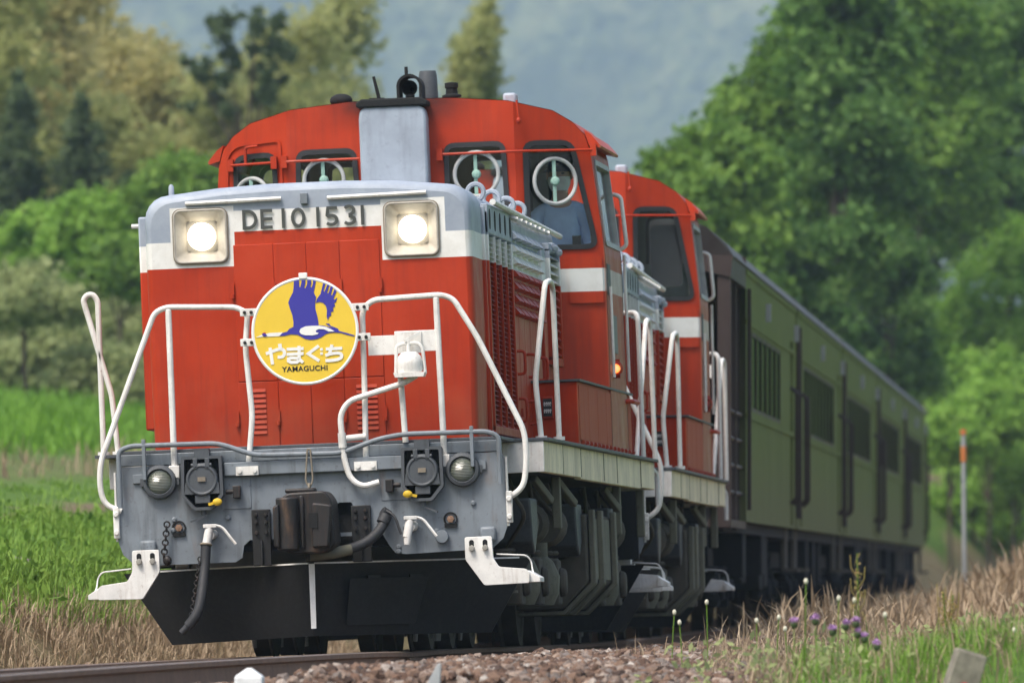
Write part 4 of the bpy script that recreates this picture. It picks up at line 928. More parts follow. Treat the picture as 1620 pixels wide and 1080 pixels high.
    for sx in (-1, 1):
        S = lambda a, b: (min(sx * a, sx * b), max(sx * a, sx * b))
        pr = [(sx * .85, .93), (sx * 1.38, .93), (sx * 1.38, .44), (sx * 1.18, .25), (sx * .85, .25)]
        tk = B(MB().prism(pr, 6.25, 8.75), "fuel_tank", 'chassis', L, bevel=.02)
        rb = MB(); po = [(sx * 1.39, .96), (sx * 1.43, .96), (sx * 1.43, .425), (sx * 1.20, .21), (sx * .86, .21), (sx * .86, .24), (sx * 1.185, .24), (sx * 1.39, .44)]
        for y_ in (6.28, 7.15, 8.5): rb.prism(po, y_, y_ + .16)
        B(rb, "tank_strap", 'olive', tk, bevel=.008)
        B(MB().box(*S(1.382, 1.392), 6.5, 8.4, .46, .90), "tank_panel", 'olive', tk)
        # sand boxes, hangers, slanted dampers, reservoirs, pipes
        for y_ in (1.55, 5.75, 9.15):
            B(MB().prism([(y_, 1.0), (y_ + .6, 1.0), (y_ + .6, .78), (y_ + .3, .62), (y_ + .12, .70)], *S(.98, 1.34), 'yz'), "sand_box", 'dgrey', L, bevel=.015)
        for y_ in (2.15, 4.4, 8.9): B(MB().bar((sx * 1.32, y_, 1.14), (sx * 1.42, y_ + .2, .98), .05, .05), "damper", 'olive', L, bevel=.008)
        for y_ in (3.25, 9.3, 11.9): B(MB().box(*S(1.36, 1.42), y_, y_ + .10, .80, 1.16), "hanger", 'olive', L, bevel=.008)
        for y_ in (2.75, 4.55, 10.6):
            B(MB().lathe([(.0, .0), (.09, .0), (.13, .08), (.14, .20), (.10, .30), (.06, .34), (.06, .44), (0, .44)], (sx * 1.16, y_, .28), (0, 0, 1), 16), "brake_cylinder", 'olive', L)
        for y_ in (2.35, 3.3, 5.0, 9.2, 11.0): B(MB().lathe([(.0, -.16), (.12, -.15), (.15, -.08), (.15, .08), (.12, .15), (0, .16)], (sx * 1.18, y_, .84), (0, 1, 0), 16), "air_reservoir", 'chassis', L)
        m = MB()
        for k in range(10):
            random.seed(k + 40); a = 1.3 + k * 1.15; m.tube(fillet([(sx * (1.05 + .2 * random.random()), a, 1.15), (sx * (1.2 + .15 * random.random()), a + .1, .9 - .3 * random.random()), (sx * 1.1, a + .5, .6), (sx * 1.15, a + .6, .35)], .12), .016, 6)
        B(m, "brake_pipe", 'chassis', L)
        for y_ in (1.25, 2.2, 2.9, 3.1, 4.3, 4.9, 6.0): B(MB().cyl((sx * .56, y_, .30), (sx * .545, y_ + .04, .06), .028, .014, 8), "sand_pipe", 'conc', L)
        B(MB().tube(fillet([(sx * 1.46, 13.0, 1.05), (sx * 1.46, 13.0, 1.3), (sx * 1.40, 12.8, 1.36)], .06), .02, 6), "step_rail", 'white', L)
    B(MB().ball((1.18, 5.0, .32), .035, .035, .03, 8, 6), "red_valve", 'redmark', L)
    return L
loco = make_loco(veh(7.0, 7.0))
tag(loco, "leading red diesel locomotive with lit headlights and number DE10 1531", "locomotive", "diesel locomotives heading the train")
index_kids()
loco2 = copy_tree(loco, None, skip=("number_character", "clear_view_disc")); loco2.matrix_world = veh(20.6, 7.0)
tag(loco2, "second red diesel locomotive coupled behind the leading one, before the green coaches", "locomotive", "diesel locomotives heading the train")
MB().prism(rrect(1.03, 1.30, 3.02, 3.55, .05), 8.28, 8.30).build("sun_blind", 'rubber', loco2)
for o in loco2.children_recursive:
    if o.name.startswith("lens") or o.name.startswith("lamp_lens"):
        o.data = o.data.copy(); o.data.materials.clear(); o.data.materials.append(M['reflector'] if o.name.startswith("lens") else M['redmark'])

# ------------------------------------------------------------------ headmark hung on the front handrails
HM = empty("headmark", veh(7.0, 7.0) @ Matrix.Translation((.01, -.06, 2.145)))
tag(HM, "round yellow headmark with blue flying crane and YAMAGUCHI lettering", "headmark")
RM = .352
hb = MB().lathe([(RM - .012, -.012), (RM - .012, .01), (0, .01)], (0, 0, 0), (0, 1, 0), 64); hb.add([((RM - .012) * math.cos(2 * math.pi * k / 64), -.012, (RM - .012) * math.sin(2 * math.pi * k / 64)) for k in range(64)], [tuple(range(64))]); hb.build("disc", 'hmyellow', HM)
MB().torus((0, -.004, 0), (0, 1, 0), RM - .004, .012, 72, 8).build("disc_rim", 'hmwhite', HM)
MB().box(-.028, .028, -.02, .012, RM - .005, RM + .035).build("top_tab", 'hmwhite', HM, bevel=.004)
for x0, x1, z in ((-.43, -.315, .14), (-.435, -.335, -.06), (.315, .43, .145), (.335, .435, -.055)):
    m = MB().box(x0, x1, -.012, .0, z - .025, z + .025); b = m.build("clamp", 'white', HM, bevel=.003)
    MB().lathe([(.012, 0), (.010, -.014), (0, -.016)], (x0 + .03 if x0 < 0 else x1 - .03, -.012, z), (0, 1, 0), 8).lathe([(.012, 0), (.010, -.014), (0, -.016)], (x0 + .075 if x0 < 0 else x1 - .075, -.012, z), (0, 1, 0), 8).build("clamp_bolt", 'iron', b)
_h = R_(-2.3)
def hm(p):
    a = (p[0] - 538) / 449 * RM; b = -(p[1] - 565) / 449 * RM
    return (a * math.cos(_h) - b * math.sin(_h), a * math.sin(_h) + b * math.cos(_h))
def flat(pts, name, mat, y): m = MB(); m.plate([hm(p) for p in pts], [], lambda a, b, d: (a, y + d, b), .002); m.build(name, mat, HM, 0)
flat([(443, 140), (486, 132), (489, 190), (497, 192), (506, 160), (508, 132), (540, 130), (541, 160), (530, 198), (541, 202), (556, 165), (557, 132), (588, 134), (592, 160), (583, 188), (595, 196), (605, 160), (606, 136), (630, 142), (612, 235), (622, 262), (632, 275), (624, 330), (625, 375), (640, 430), (652, 490), (652, 515), (700, 520), (740, 530), (790, 548), (830, 565), (880, 578), (962, 602), (958, 610), (900, 598), (840, 580), (800, 578), (750, 580), (715, 590), (680, 615), (640, 632), (590, 640), (540, 632), (505, 612), (475, 596), (420, 592), (360, 605), (318, 608), (345, 580), (385, 570), (405, 545), (438, 530), (440, 490), (430, 430), (408, 370), (395, 325), (405, 295), (435, 235), (440, 200)], "crane_body", 'hmblue', -.0155)
flat([(692, 160), (712, 165), (695, 225), (703, 232), (728, 172), (745, 178), (725, 240), (735, 246), (757, 185), (775, 195), (757, 258), (768, 262), (790, 210), (806, 230), (780, 290), (790, 300), (812, 280), (800, 320), (785, 330), (795, 350), (775, 370), (780, 395), (758, 405), (760, 430), (742, 445), (732, 475), (722, 440), (725, 390), (715, 350), (690, 325), (660, 318), (628, 328), (640, 290), (670, 250)], "crane_wing", 'hmblue', -.0155)
flat([(712, 500), (745, 502), (755, 520), (820, 545), (825, 562), (790, 550), (740, 520)], "crane_tail", 'hmblue', -.0155)
flat([(490, 570), (500, 545), (540, 525), (600, 520), (660, 520), (720, 530), (770, 555), (790, 568), (740, 570), (700, 550), (655, 548), (632, 560), (630, 575), (655, 580), (645, 592), (600, 602), (540, 600), (505, 590)], "crane_flank", 'hmwhite', -.019)
flat([(205, 588), (240, 580), (350, 575), (320, 608), (205, 612)], "crane_neck", 'hmwhite', -.0155)
flat([(118, 618), (170, 596), (182, 612)], "crane_beak", 'hmwhite', -.0155)
flat([(168, 590), (185, 584), (203, 586), (216, 605), (190, 612)], "crane_head", 'hmblue', -.019)
flat([(174, 584), (190, 576), (206, 578), (203, 586), (184, 587)], "crane_crown", 'hmred', -.0185)
kn = MB()
def ks(pts, w=.021): stroke(kn, [hm(p) for p in pts], w, -.0148, .003)
def q3(a, b, c, n=6): return [((1 - t) ** 2 * a[0] + 2 * t * (1 - t) * b[0] + t * t * c[0], (1 - t) ** 2 * a[1] + 2 * t * (1 - t) * b[1] + t * t * c[1]) for t in [k / n for k in range(n + 1)]]
ks([(205, 757), (300, 722)] + q3((300, 722), (372, 705), (362, 760))[1:] + q3((362, 760), (355, 792), (305, 785))[1:]); ks([(240, 705), (262, 848)]); ks([(322, 672), (330, 722)], .024)
ks([(382, 720), (526, 713)]); ks([(382, 762), (526, 755)]); ks([(487, 690), (489, 800)]); ks([(489, 795), (420, 792), (398, 800), (398, 818), (420, 830), (470, 828), (489, 812), (500, 812), (522, 832)])
ks([(655, 690), (565, 757), (660, 818)]); ks([(668, 722), (690, 718)], .017); ks([(668, 758), (690, 754)], .017)
ks([(715, 718), (855, 710)]); ks([(768, 680), (745, 765)]); ks([(712, 772), (745, 760)] + q3((745, 760), (860, 735), (850, 780))[1:] + q3((850, 780), (845, 815), (712, 815))[1:])
kn.build("kana_lettering", 'hmwhite', HM, 0)
tcu = bpy.data.curves.new("t", 'FONT'); tcu.body = "YAMAGUCHI"; tcu.size = .062; tcu.align_x = 'CENTER'; tcu.align_y = 'CENTER'; tcu.extrude = .001; tcu.offset = .0011; tcu.space_character = 1.05
to = bpy.data.objects.new("t", tcu); C.objects.link(to); bpy.context.view_layer.update()
tm = bpy.data.meshes.new_from_object(to.evaluated_get(bpy.context.evaluated_depsgraph_get())); bpy.data.objects.remove(to)
wd = max(v.co.x for v in tm.vertices) - min(v.co.x for v in tm.vertices); k_ = .305 / wd
tm.transform(Matrix.Diagonal((k_, k_ * .95, 1, 1))); tm.name = "latin_lettering"
to = finish(tm, "latin_lettering", 'ink', HM, 0); cx_, cz_ = hm((538, 884)); to.rotation_euler = (R_(90), 0, 0); to.location = (cx_, -.0138, cz_)

# ------------------------------------------------------------------ driver
def skinned(name, verts, edges, radii, root, mat, parent, sub=2):
    me = bpy.data.meshes.new(name); me.from_pydata(verts, edges, []); o = bpy.data.objects.new(name, me); link(o, parent)
    sk = o.modifiers.new("skin", 'SKIN'); sk.use_smooth_shade = True
    for i, d in enumerate(me.skin_vertices[0].data):
        r = radii[i]; d.radius = r if isinstance(r, tuple) else (r, r); d.use_root = (i == root)
    s2 = o.modifiers.new("sub", 'SUBSURF'); s2.levels = sub; s2.render_levels = sub; me.materials.append(M[mat]); return o
DP = empty("person", veh(7.0, 7.0) @ Matrix.Translation((1.10, 8.84, 2.735)))
tag(DP, "train driver in pale blue shirt, navy cap and white face mask behind the cab window", "person")
bv = [(0, 0, 0), (0, .01, .16), (0, -.01, .34), (0, -.03, .48), (0, -.045, .57), (0, -.055, .66), (0, -.05, .76), (0, -.045, .83),
      (.10, -.02, .46), (.185, -.02, .44), (.225, -.06, .20), (.17, -.30, .14), (.13, -.40, .15), (-.10, -.02, .46), (-.185, -.02, .44), (-.24, -.08, .21), (-.21, -.32, .16), (-.18, -.42, .17),
      (.10, -.02, -.02), (.12, -.42, -.03), (.12, -.46, -.45), (.12, -.56, -.50), (-.10, -.02, -.02), (-.12, -.42, -.03), (-.12, -.46, -.45), (-.12, -.56, -.50)]
be = [(0, 1), (1, 2), (2, 3), (3, 4), (4, 5), (5, 6), (6, 7), (3, 8), (8, 9), (9, 10), (10, 11), (11, 12), (3, 13), (13, 14), (14, 15), (15, 16), (16, 17), (0, 18), (18, 19), (19, 20), (20, 21), (0, 22), (22, 23), (23, 24), (24, 25)]
br = [(.15, .11), (.14, .10), (.15, .105), (.10, .085), (.052, .052), (.075, .088), (.082, .10), (.055, .07), .07, .06, .045, .036, .028, .07, .06, .045, .036, .028, .085, .07, .05, .035, .085, .07, .05, .035]
skinned("body", bv, be, br, 0, 'skin', DP)
sh = [0, 1, 2, 3, 8, 9, 10, 11, 13, 14, 15, 16]; mp = {k: i for i, k in enumerate(sh)}
sv_ = [bv[k] for k in sh]; sr = [tuple(q * 1.16 + .012 for q in (br[k] if isinstance(br[k], tuple) else (br[k], br[k]))) for k in sh]
sv_.append((0, -.04, .56)); sr.append((.078, .076)); se = [(mp[a], mp[b]) for a, b in be if a in mp and b in mp] + [(mp[3], len(sv_) - 1)]
skinned("shirt", sv_, se, sr, 0, 'shirt', DP)
tr = [0, 18, 19, 20, 22, 23, 24]; mp = {k: i for i, k in enumerate(tr)}; skinned("trousers", [bv[k] for k in tr], [(mp[a], mp[b]) for a, b in be if a in mp and b in mp], [tuple(q * 1.1 + .01 for q in (br[k] if isinstance(br[k], tuple) else (br[k], br[k]))) for k in tr], 0, 'trouser', DP)
for sx, wx, wy, wz in ((1, .13, -.40, .15), (-1, -.18, -.42, .17)):      # hands resting on the controls: palm and five fingers
    hv = [(wx, wy, wz), (wx, wy - .05, wz + .005), (wx, wy - .09, wz + .008)]; he = [(0, 1), (1, 2)]; hr = [.024, (.034, .018), (.036, .015)]
    for i, (dx, ln) in enumerate(((-.030, .062), (-.010, .075), (.010, .070), (.029, .055))):
        k = len(hv); hv += [(wx + dx, wy - .10, wz + .01), (wx + dx * 1.1, wy - .10 - ln * .5, wz + .006), (wx + dx * 1.1, wy - .10 - ln * .85, wz - .02)]; he += [(2, k), (k, k + 1), (k + 1, k + 2)]; hr += [.010, .009, .008]
    k = len(hv); hv += [(wx - sx * .045, wy - .055, wz), (wx - sx * .06, wy - .09, wz - .008)]; he += [(1, k), (k, k + 1)]; hr += [.012, .010]
    skinned("hand", hv, he, hr, 0, 'skin', DP, 1)
hy, hz = -.05, .735
MB().ball((0, hy + .02, hz + .02), .088, .105, .115).build("hair", 'hair', DP)
m = MB().ball((0, hy + .005, hz - .0), .083, .104, .125, 18, 12)
m.add([(-.02, hy - .10, hz + .01), (.02, hy - .10, hz + .01), (0, hy - .135, hz - .03), (0, hy - .10, hz + .035)], [(0, 2, 3), (1, 3, 2), (0, 1, 2)]); m.build("face", 'skin', DP)
for sx in (-1, 1):
    MB().ball((sx * .033, hy - .094, hz + .012), .013, .008, .007, 8, 6).build("eye", 'ink', DP); MB().ball((sx * .088, hy + .01, hz + .0), .012, .025, .035, 8, 6).build("ear", 'skin', DP)
MB().loft([[(w * math.cos(R_(a)), hy - .01 - d * math.cos(R_(abs(a - 90) * .85)), z) for a in range(0, 181, 15)] for z, w, d in ((hz - .012, .080, .118), (hz - .04, .086, .128), (hz - .075, .080, .118), (hz - .115, .058, .085))], close=False, caps=False).build("face_mask", 'mask', DP)
m = MB().lathe([(.094, 0), (.10, .03), (.118, .065), (.112, .085), (0, .092)], (0, hy + .01, hz + .052), (0, -.15, 1), 24); m.add([(.085 * math.cos(R_(a)) * r, hy - .02 - .085 * math.sin(R_(a)) * r * 1.05, hz + .055 - (r - 1) * .06) for r in (1, 1.55) for a in range(10, 171, 16)], [(i, i + 1, 12 + i, 11 + i) for i in range(10)]); m.build("cap", 'navy', DP)
MB().ball((0, hy - .104, hz + .09), .014, .006, .016, 8, 6).build("cap_badge", 'gasket', DP)
MB().box(.085, .15, -.165, -.14, .20, .28).build("name_badge", 'ink', DP)

# ------------------------------------------------------------------ coaches
def coach(k, s0, deck, length=20.0):
    Ls = length; A = empty("passenger_coach", veh(s0 + Ls / 2, Ls / 2)); B = lambda mb, n, mat, par=None, sm_=35, bv_=0: mb.build(n, mat, par if par is not None else A, sm_, bv_)
    b0 = 4.3 if deck else .15; HW = 1.42; zb, ze = 1.09, 3.50
    w0, wn, wp = (b0 + .45, 7, 1.52) if deck else (2.75, 9, 1.50)
    doors = [(Ls - 2.0, Ls - 1.0)] if deck else [(1.1, 2.1), (Ls - 2.0, Ls - 1.0)]
    for sx in (-1, 1):
        hs = [rrect(w0 + i * wp, w0 + i * wp + wp - .10, 2.16, 2.93, .03, 2) for i in range(wn)] + [rrect(a, b, 1.12, 3.10, .02, 2) for a, b in doors]
        side = B(MB().plate([(b0, zb), (Ls - .1, zb), (Ls - .1, ze), (b0, ze)], hs, lambda a, b, d: (sx * (HW - d), a, b), .06), "side_wall", 'coach', A, 0)
        for h in hs[:wn]:
            m = MB(); ring_prism(m, h, grow(h, -.04), lambda p, t: (sx * (HW - t), p[0], p[1]), .004, .05); w = B(m, "window", 'brown', A)
            q = grow(h, -.04); y0_, y1_ = min(p[0] for p in h), max(p[0] for p in h)
            B(MB().add([(sx * (HW - .014), p[0], p[1]) for p in q], [tuple(range(len(q)))]), "pane", 'coachglass', w, 0)
        for a, b in doors:
            d = B(MB().box(*sorted((sx * (HW - .12), sx * (HW - .09))), a, b, 1.12, 3.10), "door", 'brown', A); B(MB().box(*sorted((sx * (HW - .09), sx * (HW - .08))), a + .25, b - .25, 2.2, 2.95), "door_pane", 'coachglass', d)
            for y_ in (a - .1, b + .1): B(MB().tube(fillet([(sx * HW, y_, 1.35), (sx * (HW + .07), y_, 1.40), (sx * (HW + .07), y_, 2.55), (sx * HW, y_, 2.6)], .04), .022, 6), "handrail", 'brown', A)
            B(MB().box(*sorted((sx * (HW - .1), sx * (HW + .08))), a, b, .62, .66).box(*sorted((sx * (HW - .1), sx * (HW - .06))), a, b, .62, 1.08), "door_step", 'chassis', A)
        for z in (2.10, 2.99, 3.46): B(MB().box(*sorted((sx * HW, sx * (HW + .012))), b0, Ls - .1, z - .025, z + .025), "belt_rail", 'coach', side)
        for y_ in (Ls * .5, Ls - .55): B(MB().box(*sorted((sx * HW, sx * (HW + .05))), y_, y_ + .09, 3.12, 3.30), "tail_lamp_bracket", 'steelpole', A)
        B(MB().box(*sorted((sx * HW, sx * (HW + .006))), b0 + .8, b0 + 1.1, 1.75, 1.95), "marking_plate", 'brown', A)
        m = MB()
        for y_ in (Ls - .25, b0 + .08): m.tube([(sx * (HW + .03), y_, 1.2), (sx * (HW + .03), y_, 3.3)], .02, 6)
        B(m, "corner_pipe", 'brown', A)
        # boxes under the floor
        random.seed(k * 7 + sx)
        y_ = 6.0
        while y_ < Ls - 6.3:
            l = random.uniform(.7, 1.5); B(MB().box(*sorted((sx * .75, sx * random.uniform(1.2, 1.36))), y_, y_ + l, random.uniform(.42, .6), 1.05), "equipment_box", 'soot', A, bv_=.02); y_ += l + random.uniform(.1, .5)
    rp = [(HW + .02, 3.50), (HW - .04, 3.60), (HW - .22, 3.76), (.85, 3.90), (.4, 3.97), (0, 3.99)]; rp = rp + [(-x, z) for x, z in rp[::-1][1:]]
    r0 = .1 if deck else 0
    rf = B(MB().loft([[(x, y, z) for x, z in rp] for y in (r0, Ls)], close=True), "coach_roof", 'roofc', A, 30)
    for y_ in range(3, 19, 3): B(MB().lathe([(.16, -.03), (.17, .05), (.13, .10), (0, .11)], (0, y_, 3.98), (0, 0, 1), 12), "roof_ventilator", 'roofc', rf)
    B(MB().box(-HW + .08, HW - .08, Ls - .16, Ls - .1, zb, 3.6), "end_wall", 'brown', A)
    B(MB().box(-.5, .5, Ls - .1, Ls + .38, 1.15, 3.3), "gangway_bellows", 'soot', A)
    B(MB().box(-HW + .07, HW - .07, b0 if not deck else .3, Ls - .1, .98, 1.10), "underframe", 'soot', A)
    if deck:
        B(MB().plate([(-HW, zb), (HW, zb), (HW, 3.6), (-HW, 3.6)], [rrect(-.5, .5, 1.2, 3.0, .03, 2), rrect(.75, 1.25, 1.95, 3.0, .03, 2), rrect(-1.25, -.75, 1.95, 3.0, .03, 2)], lambda a, b, d: (a, b0 + d, b), .08), "deck_wall", 'brown', A, 0)
        B(MB().box(-.48, .48, b0 + .3, b0 + .33, 1.1, 3.1), "deck_door", 'brown', A)
        B(MB().prism([(x, z) for x, z in rp] + [(-HW, 3.30), (-HW + .25, 3.36), (0, 3.42), (HW - .25, 3.36), (HW, 3.30)], .10, .22), "deck_fascia", 'brown', A)
        for sx in (-1, 1):
            B(MB().box(*sorted((sx * (HW - .12), sx * HW)), .12, .24, 1.0, 3.32), "deck_post", 'brown', A); B(MB().box(*sorted((sx * (HW - .10), sx * (HW - .02))), 2.2, 2.3, 1.0, 3.5), "deck_post", 'brown', A)
            B(MB().box(*sorted((sx * (HW - .1), sx * HW)), .24, b0, 3.30, 3.50), "deck_beam", 'brown', A)
            m = MB()
            for z in (1.35, 1.6, 1.85, 2.1): m.tube([(sx * (HW - .05), .2, z), (sx * (HW - .05), b0, z)], .02, 6)
            B(m, "deck_railing", 'brown', A)
        m = MB()
        for z in (1.35, 1.6, 1.85, 2.1, 2.3): m.tube([(-HW + .05, .16, z), (HW - .05, .16, z)], .022, 6)
        for i in range(9): m.tube([(-1.3 + i * .325, .16, 1.05), (-1.3 + i * .325, .16, 2.3)], .014, 6)
        B(m, "deck_railing", 'brown', A)
        B(MB().box(-HW, HW, .1, b0, 1.02, 1.09), "deck_floor", 'brown', A)
        B(MB().box(.95, 1.25, .06, .12, 2.38, 2.5), "deck_lamp", 'white', A)
    bogie(A, (2.3, 4.75), mat='soot'); bogie(A, (Ls - 4.75, Ls - 2.3), mat='soot')
    return A
names = ["olive green coach with open brown observation deck, coupled to the second locomotive", "second olive green coach, behind the coach with the open deck", "third olive green coach, in the middle of the coach row", "fourth olive green coach, next to last in the row", "last olive green coach at the tail of the train"]
s_ = 28.4
for k in range(5):
    A = coach(k, s_, k == 0, 20.8 if k == 0 else 20.0); tag(A, names[k], "coach", "olive green passenger coaches"); s_ += (21.2 if k == 0 else 20.4)

# ------------------------------------------------------------------ track
TR = empty("railway_track", loc=tp(0, -6)); tag(TR, "rusty rails on ballast running under the train", "railway track")
def in_track(p): return Vector(p) - TR.location
RP = [(-.0635, -.153), (.0635, -.153), (.0635, -.142), (.010, -.128), (.008, -.045), (.0325, -.034), (.0325, -.008), (.024, 0), (-.024, 0), (-.0325, -.008), (-.0325, -.034), (-.008, -.045), (-.010, -.128), (-.0635, -.142)]
JS = {1: .9, -1: 3.4}
for sx in (-1, 1):
    for a, b in ((-60, JS[sx] - .006), (JS[sx] + .006, 165)):
        st = np.arange(a, b, 1.5).tolist(); st = [q for q in st if q < b - .3] + [b]; rings = []
        for s in st:
            X, T, Z, p = frame(s); rings.append([in_track(p + X * (sx * .566 + x) + Z * (z - (.012 * math.exp(-abs(s - JS[sx]) / .9)))) for x, z in RP])
        o = MB().loft(rings).build("rail", 'rust', TR, 30); o.data.materials.append(M['railtop'])
        for p in o.data.polygons:
            if (p.index % len(RP)) in (6, 7, 8) and p.index < len(RP) * (len(st) - 1): p.material_index = 1
    m = MB(); X, T, Z, p = frame(JS[sx])
    for q in (-1, 1):
        m.obox(in_track(p + X * (sx * .566 + q * .026) + Z * -.085), X, T, Z, .013, .28, .035)
        for t in (-.2, -.08, .08, .2): m.cyl(in_track(p + X * (sx * .566 + q * .038) + T * t + Z * -.085), in_track(p + X * (sx * .566 + q * .065) + T * t + Z * -.085), .017, n=6)
    m.build("joint_bar", 'rust', TR)
slm = MB().box(-1.0, 1.0, -.11, .11, -.15, 0).mesh("sleeper"); slm.materials.append(M['bark'])
for k in range(34):
    s = -16 + k * .68; X, T, Z, p = frame(s); o = bpy.data.objects.new("sleeper", slm); link(o, TR); q = in_track(p + Z * -.155)
    o.matrix_local = Matrix(((X.x, T.x, Z.x, q.x), (X.y, T.y, Z.y, q.y), (X.z, T.z, Z.z, q.z), (0, 0, 0, 1)))
# ballast stones
rng = np.random.default_rng(3)
ph = (1 + 5 ** .5) / 2
ico = np.array([(-1, ph, 0), (1, ph, 0), (-1, -ph, 0), (1, -ph, 0), (0, -1, ph), (0, 1, ph), (0, -1, -ph), (0, 1, -ph), (ph, 0, -1), (ph, 0, 1), (-ph, 0, -1), (-ph, 0, 1)]) / math.sqrt(1 + ph * ph)
icf = np.array([(0, 11, 5), (0, 5, 1), (0, 1, 7), (0, 7, 10), (0, 10, 11), (1, 5, 9), (5, 11, 4), (11, 10, 2), (10, 7, 6), (7, 1, 8), (3, 9, 4), (3, 4, 2), (3, 2, 6), (3, 6, 8), (3, 8, 9), (4, 9, 5), (2, 4, 11), (6, 2, 10), (8, 6, 7), (9, 8, 1)])
def rand_rot(n):
    q = rng.normal(size=(n, 4)); q /= np.linalg.norm(q, axis=1)[:, None]; w, x, y, z = q.T
    return np.stack([1 - 2 * (y * y + z * z), 2 * (x * y - z * w), 2 * (x * z + y * w), 2 * (x * y + z * w), 1 - 2 * (x * x + z * z), 2 * (y * z - x * w), 2 * (x * z - y * w), 2 * (y * z + x * w), 1 - 2 * (x * x + y * y)], 1).reshape(n, 3, 3)
def stones():
    pts = []
    for s0_, s1_, u0, u1, n in ((-19, 10, .66, 4.1, 25000), (6, 40, .8, 2.6, 6000), (-16, 8, -.5, .5, 1800), (-18, 10, -2.3, -.68, 3500)):
        S = rng.uniform(s0_, s1_, n); U = rng.uniform(u0, u1, n)
        for s, u in zip(S, U):
            z = ground_z(u, s) + .012
            if .66 < u < 3.2: z += .04 * sm(1 - abs(u - 1.0) / .4) + .03 * mnoise.noise(Vector((u * 2, s * 1.3, 4)))
            pts.append(tuple(tp(u, s) + Vector((0, 0, z))))
    P = np.array(pts); n = len(P); R3 = rand_rot(n); sc = rng.uniform(.014, .045, (n, 1, 1)) * rng.uniform(.7, 1.25, (n, 1, 3))
    V = np.einsum('nij,nkj->nki', R3, ico[None] * sc * rng.uniform(.75, 1.2, (n, 12, 1))) + P[:, None]
    F = icf[None] + (np.arange(n) * 12)[:, None, None]
    return V.reshape(-1, 3), F.reshape(-1, 3)
v_, f_ = stones(); bl = np_mesh("ballast", v_, f_, 'stone'); tag(bl, "crushed brown ballast stones beside the rails", "ballast", kind="stuff")

# ------------------------------------------------------------------ plants
def at(px, py, D):
    """point at depth D (metres along the view) that the photograph shows at pixel px, py"""
    return CAM + (right * ((px - 810) / 18088.0) + down * ((py - 540) / 18088.0) + fwd) * D
def leaf_quads(P, size, up=.5, asp=1.7, outward=None):
    n = len(P); nr = rng.normal(size=(n, 3)); nr[:, 2] = nr[:, 2] * .6 + up
    if outward is not None: nr += outward * .7
    nr /= np.linalg.norm(nr, axis=1)[:, None]; t = rng.normal(size=(n, 3)); t -= nr * (t * nr).sum(1)[:, None]; t /= np.linalg.norm(t, axis=1)[:, None]; b = np.cross(nr, t)
    s = (rng.uniform(.6, 1.3, (n, 1)) * size); tt = t * s * asp / 2; bb = b * s / 2
    V = np.stack([P - tt, P + bb * .9 - tt * .1, P + tt, P - bb * .9 - tt * .1], 1)
    return V.reshape(-1, 3), np.arange(n * 4).reshape(n, 4)
def crown_points(blobs, n, clump=.26, per=26):
    w = np.array([(r[0] * r[1] * r[2]) ** (2 / 3) for c, r in blobs]); w /= w.sum(); P = []; O = []
    for (c, r), k in zip(blobs, rng.multinomial(n, w)):
        nc = max(6, int(per)); d = rng.normal(size=(nc, 3)); d[:, 2] += .25; d /= np.linalg.norm(d, axis=1)[:, None]
        cc = d * rng.uniform(.55, 1.0, (nc, 1)); i = rng.integers(0, nc, k); q = cc[i] + rng.normal(size=(k, 3)) * clump * rng.uniform(.5, 1, (k, 1))
        P.append(q * np.array(r) + np.array(c)); o = cc[i]; O.append(o / np.linalg.norm(o, axis=1)[:, None])
    return np.concatenate(P), np.concatenate(O)
def tree(name, label, cat, group, base, blobs, n, leaf, mat, trunk_r=.14, trunk_mat='bark', clump=.26, per=26, asp=1.7, stems=1):
    T = empty(name, loc=base); tag(T, label, cat, group); bz = Vector(base)
    top = max((b for b in blobs), key=lambda b: b[0][2])[0]; m = MB()
    for k in range(stems):
        j = Vector((rng.uniform(-.4, .4), rng.uniform(-.4, .4), 0)) * (stems > 1); tgt = Vector(blobs[k % len(blobs)][0]) if stems > 1 else Vector(top)
        mid = (bz + j) * .5 + tgt * .5 + Vector((rng.uniform(-.2, .2), rng.uniform(-.2, .2), .3)); m.tube([p - bz for p in fillet([bz + j - Vector((0, 0, .3)), mid, tgt], 2.0, 6)], trunk_r, 8, True, trunk_r * .25)
    if stems == 1:
        for c, r in blobs:
            c = Vector(c); st = bz * .45 + Vector(top) * .55; st.z = min(st.z, c.z - .2); m.tube([p - bz for p in fillet([st, (st + c) / 2 + Vector((0, 0, .2)), c], .5)], trunk_r * .45, 6, True, trunk_r * .12)
    m.build("trunk" if stems == 1 else "stem", trunk_mat, T)
    P, O = crown_points(blobs, n, clump, per); v, f = leaf_quads(P - np.array(bz), leaf, .45, asp, O); np_mesh("crown", v, f, mat, T)
    return T
def gbase(p):
    u, s = us_of(p.x, p.y); return Vector((p.x, p.y, tp(u, s).z + ground_z(u, s)))
def pxtree(name, label, cat, group, D, bl, n, leaf, mat, **kw):
    """bl: (px, py, rx px, rz px, extra depth m)"""
    sc = D / 18088.0; blobs = [(tuple(at(x, y, D + dd)), (rx * sc, max(rx, rz) * sc * .8, rz * sc)) for x, y, rx, rz, dd in bl]
    c = sum((Vector(b[0]) for b in blobs), Vector()) / len(blobs); b = gbase(c); b.z = min(b.z, min(q[0][2] - q[1][2] for q in blobs))
    return tree(name, label, cat, group, b, blobs, n, leaf, mat, **kw)
GR = "broadleaf trees on the hillside behind the coaches"
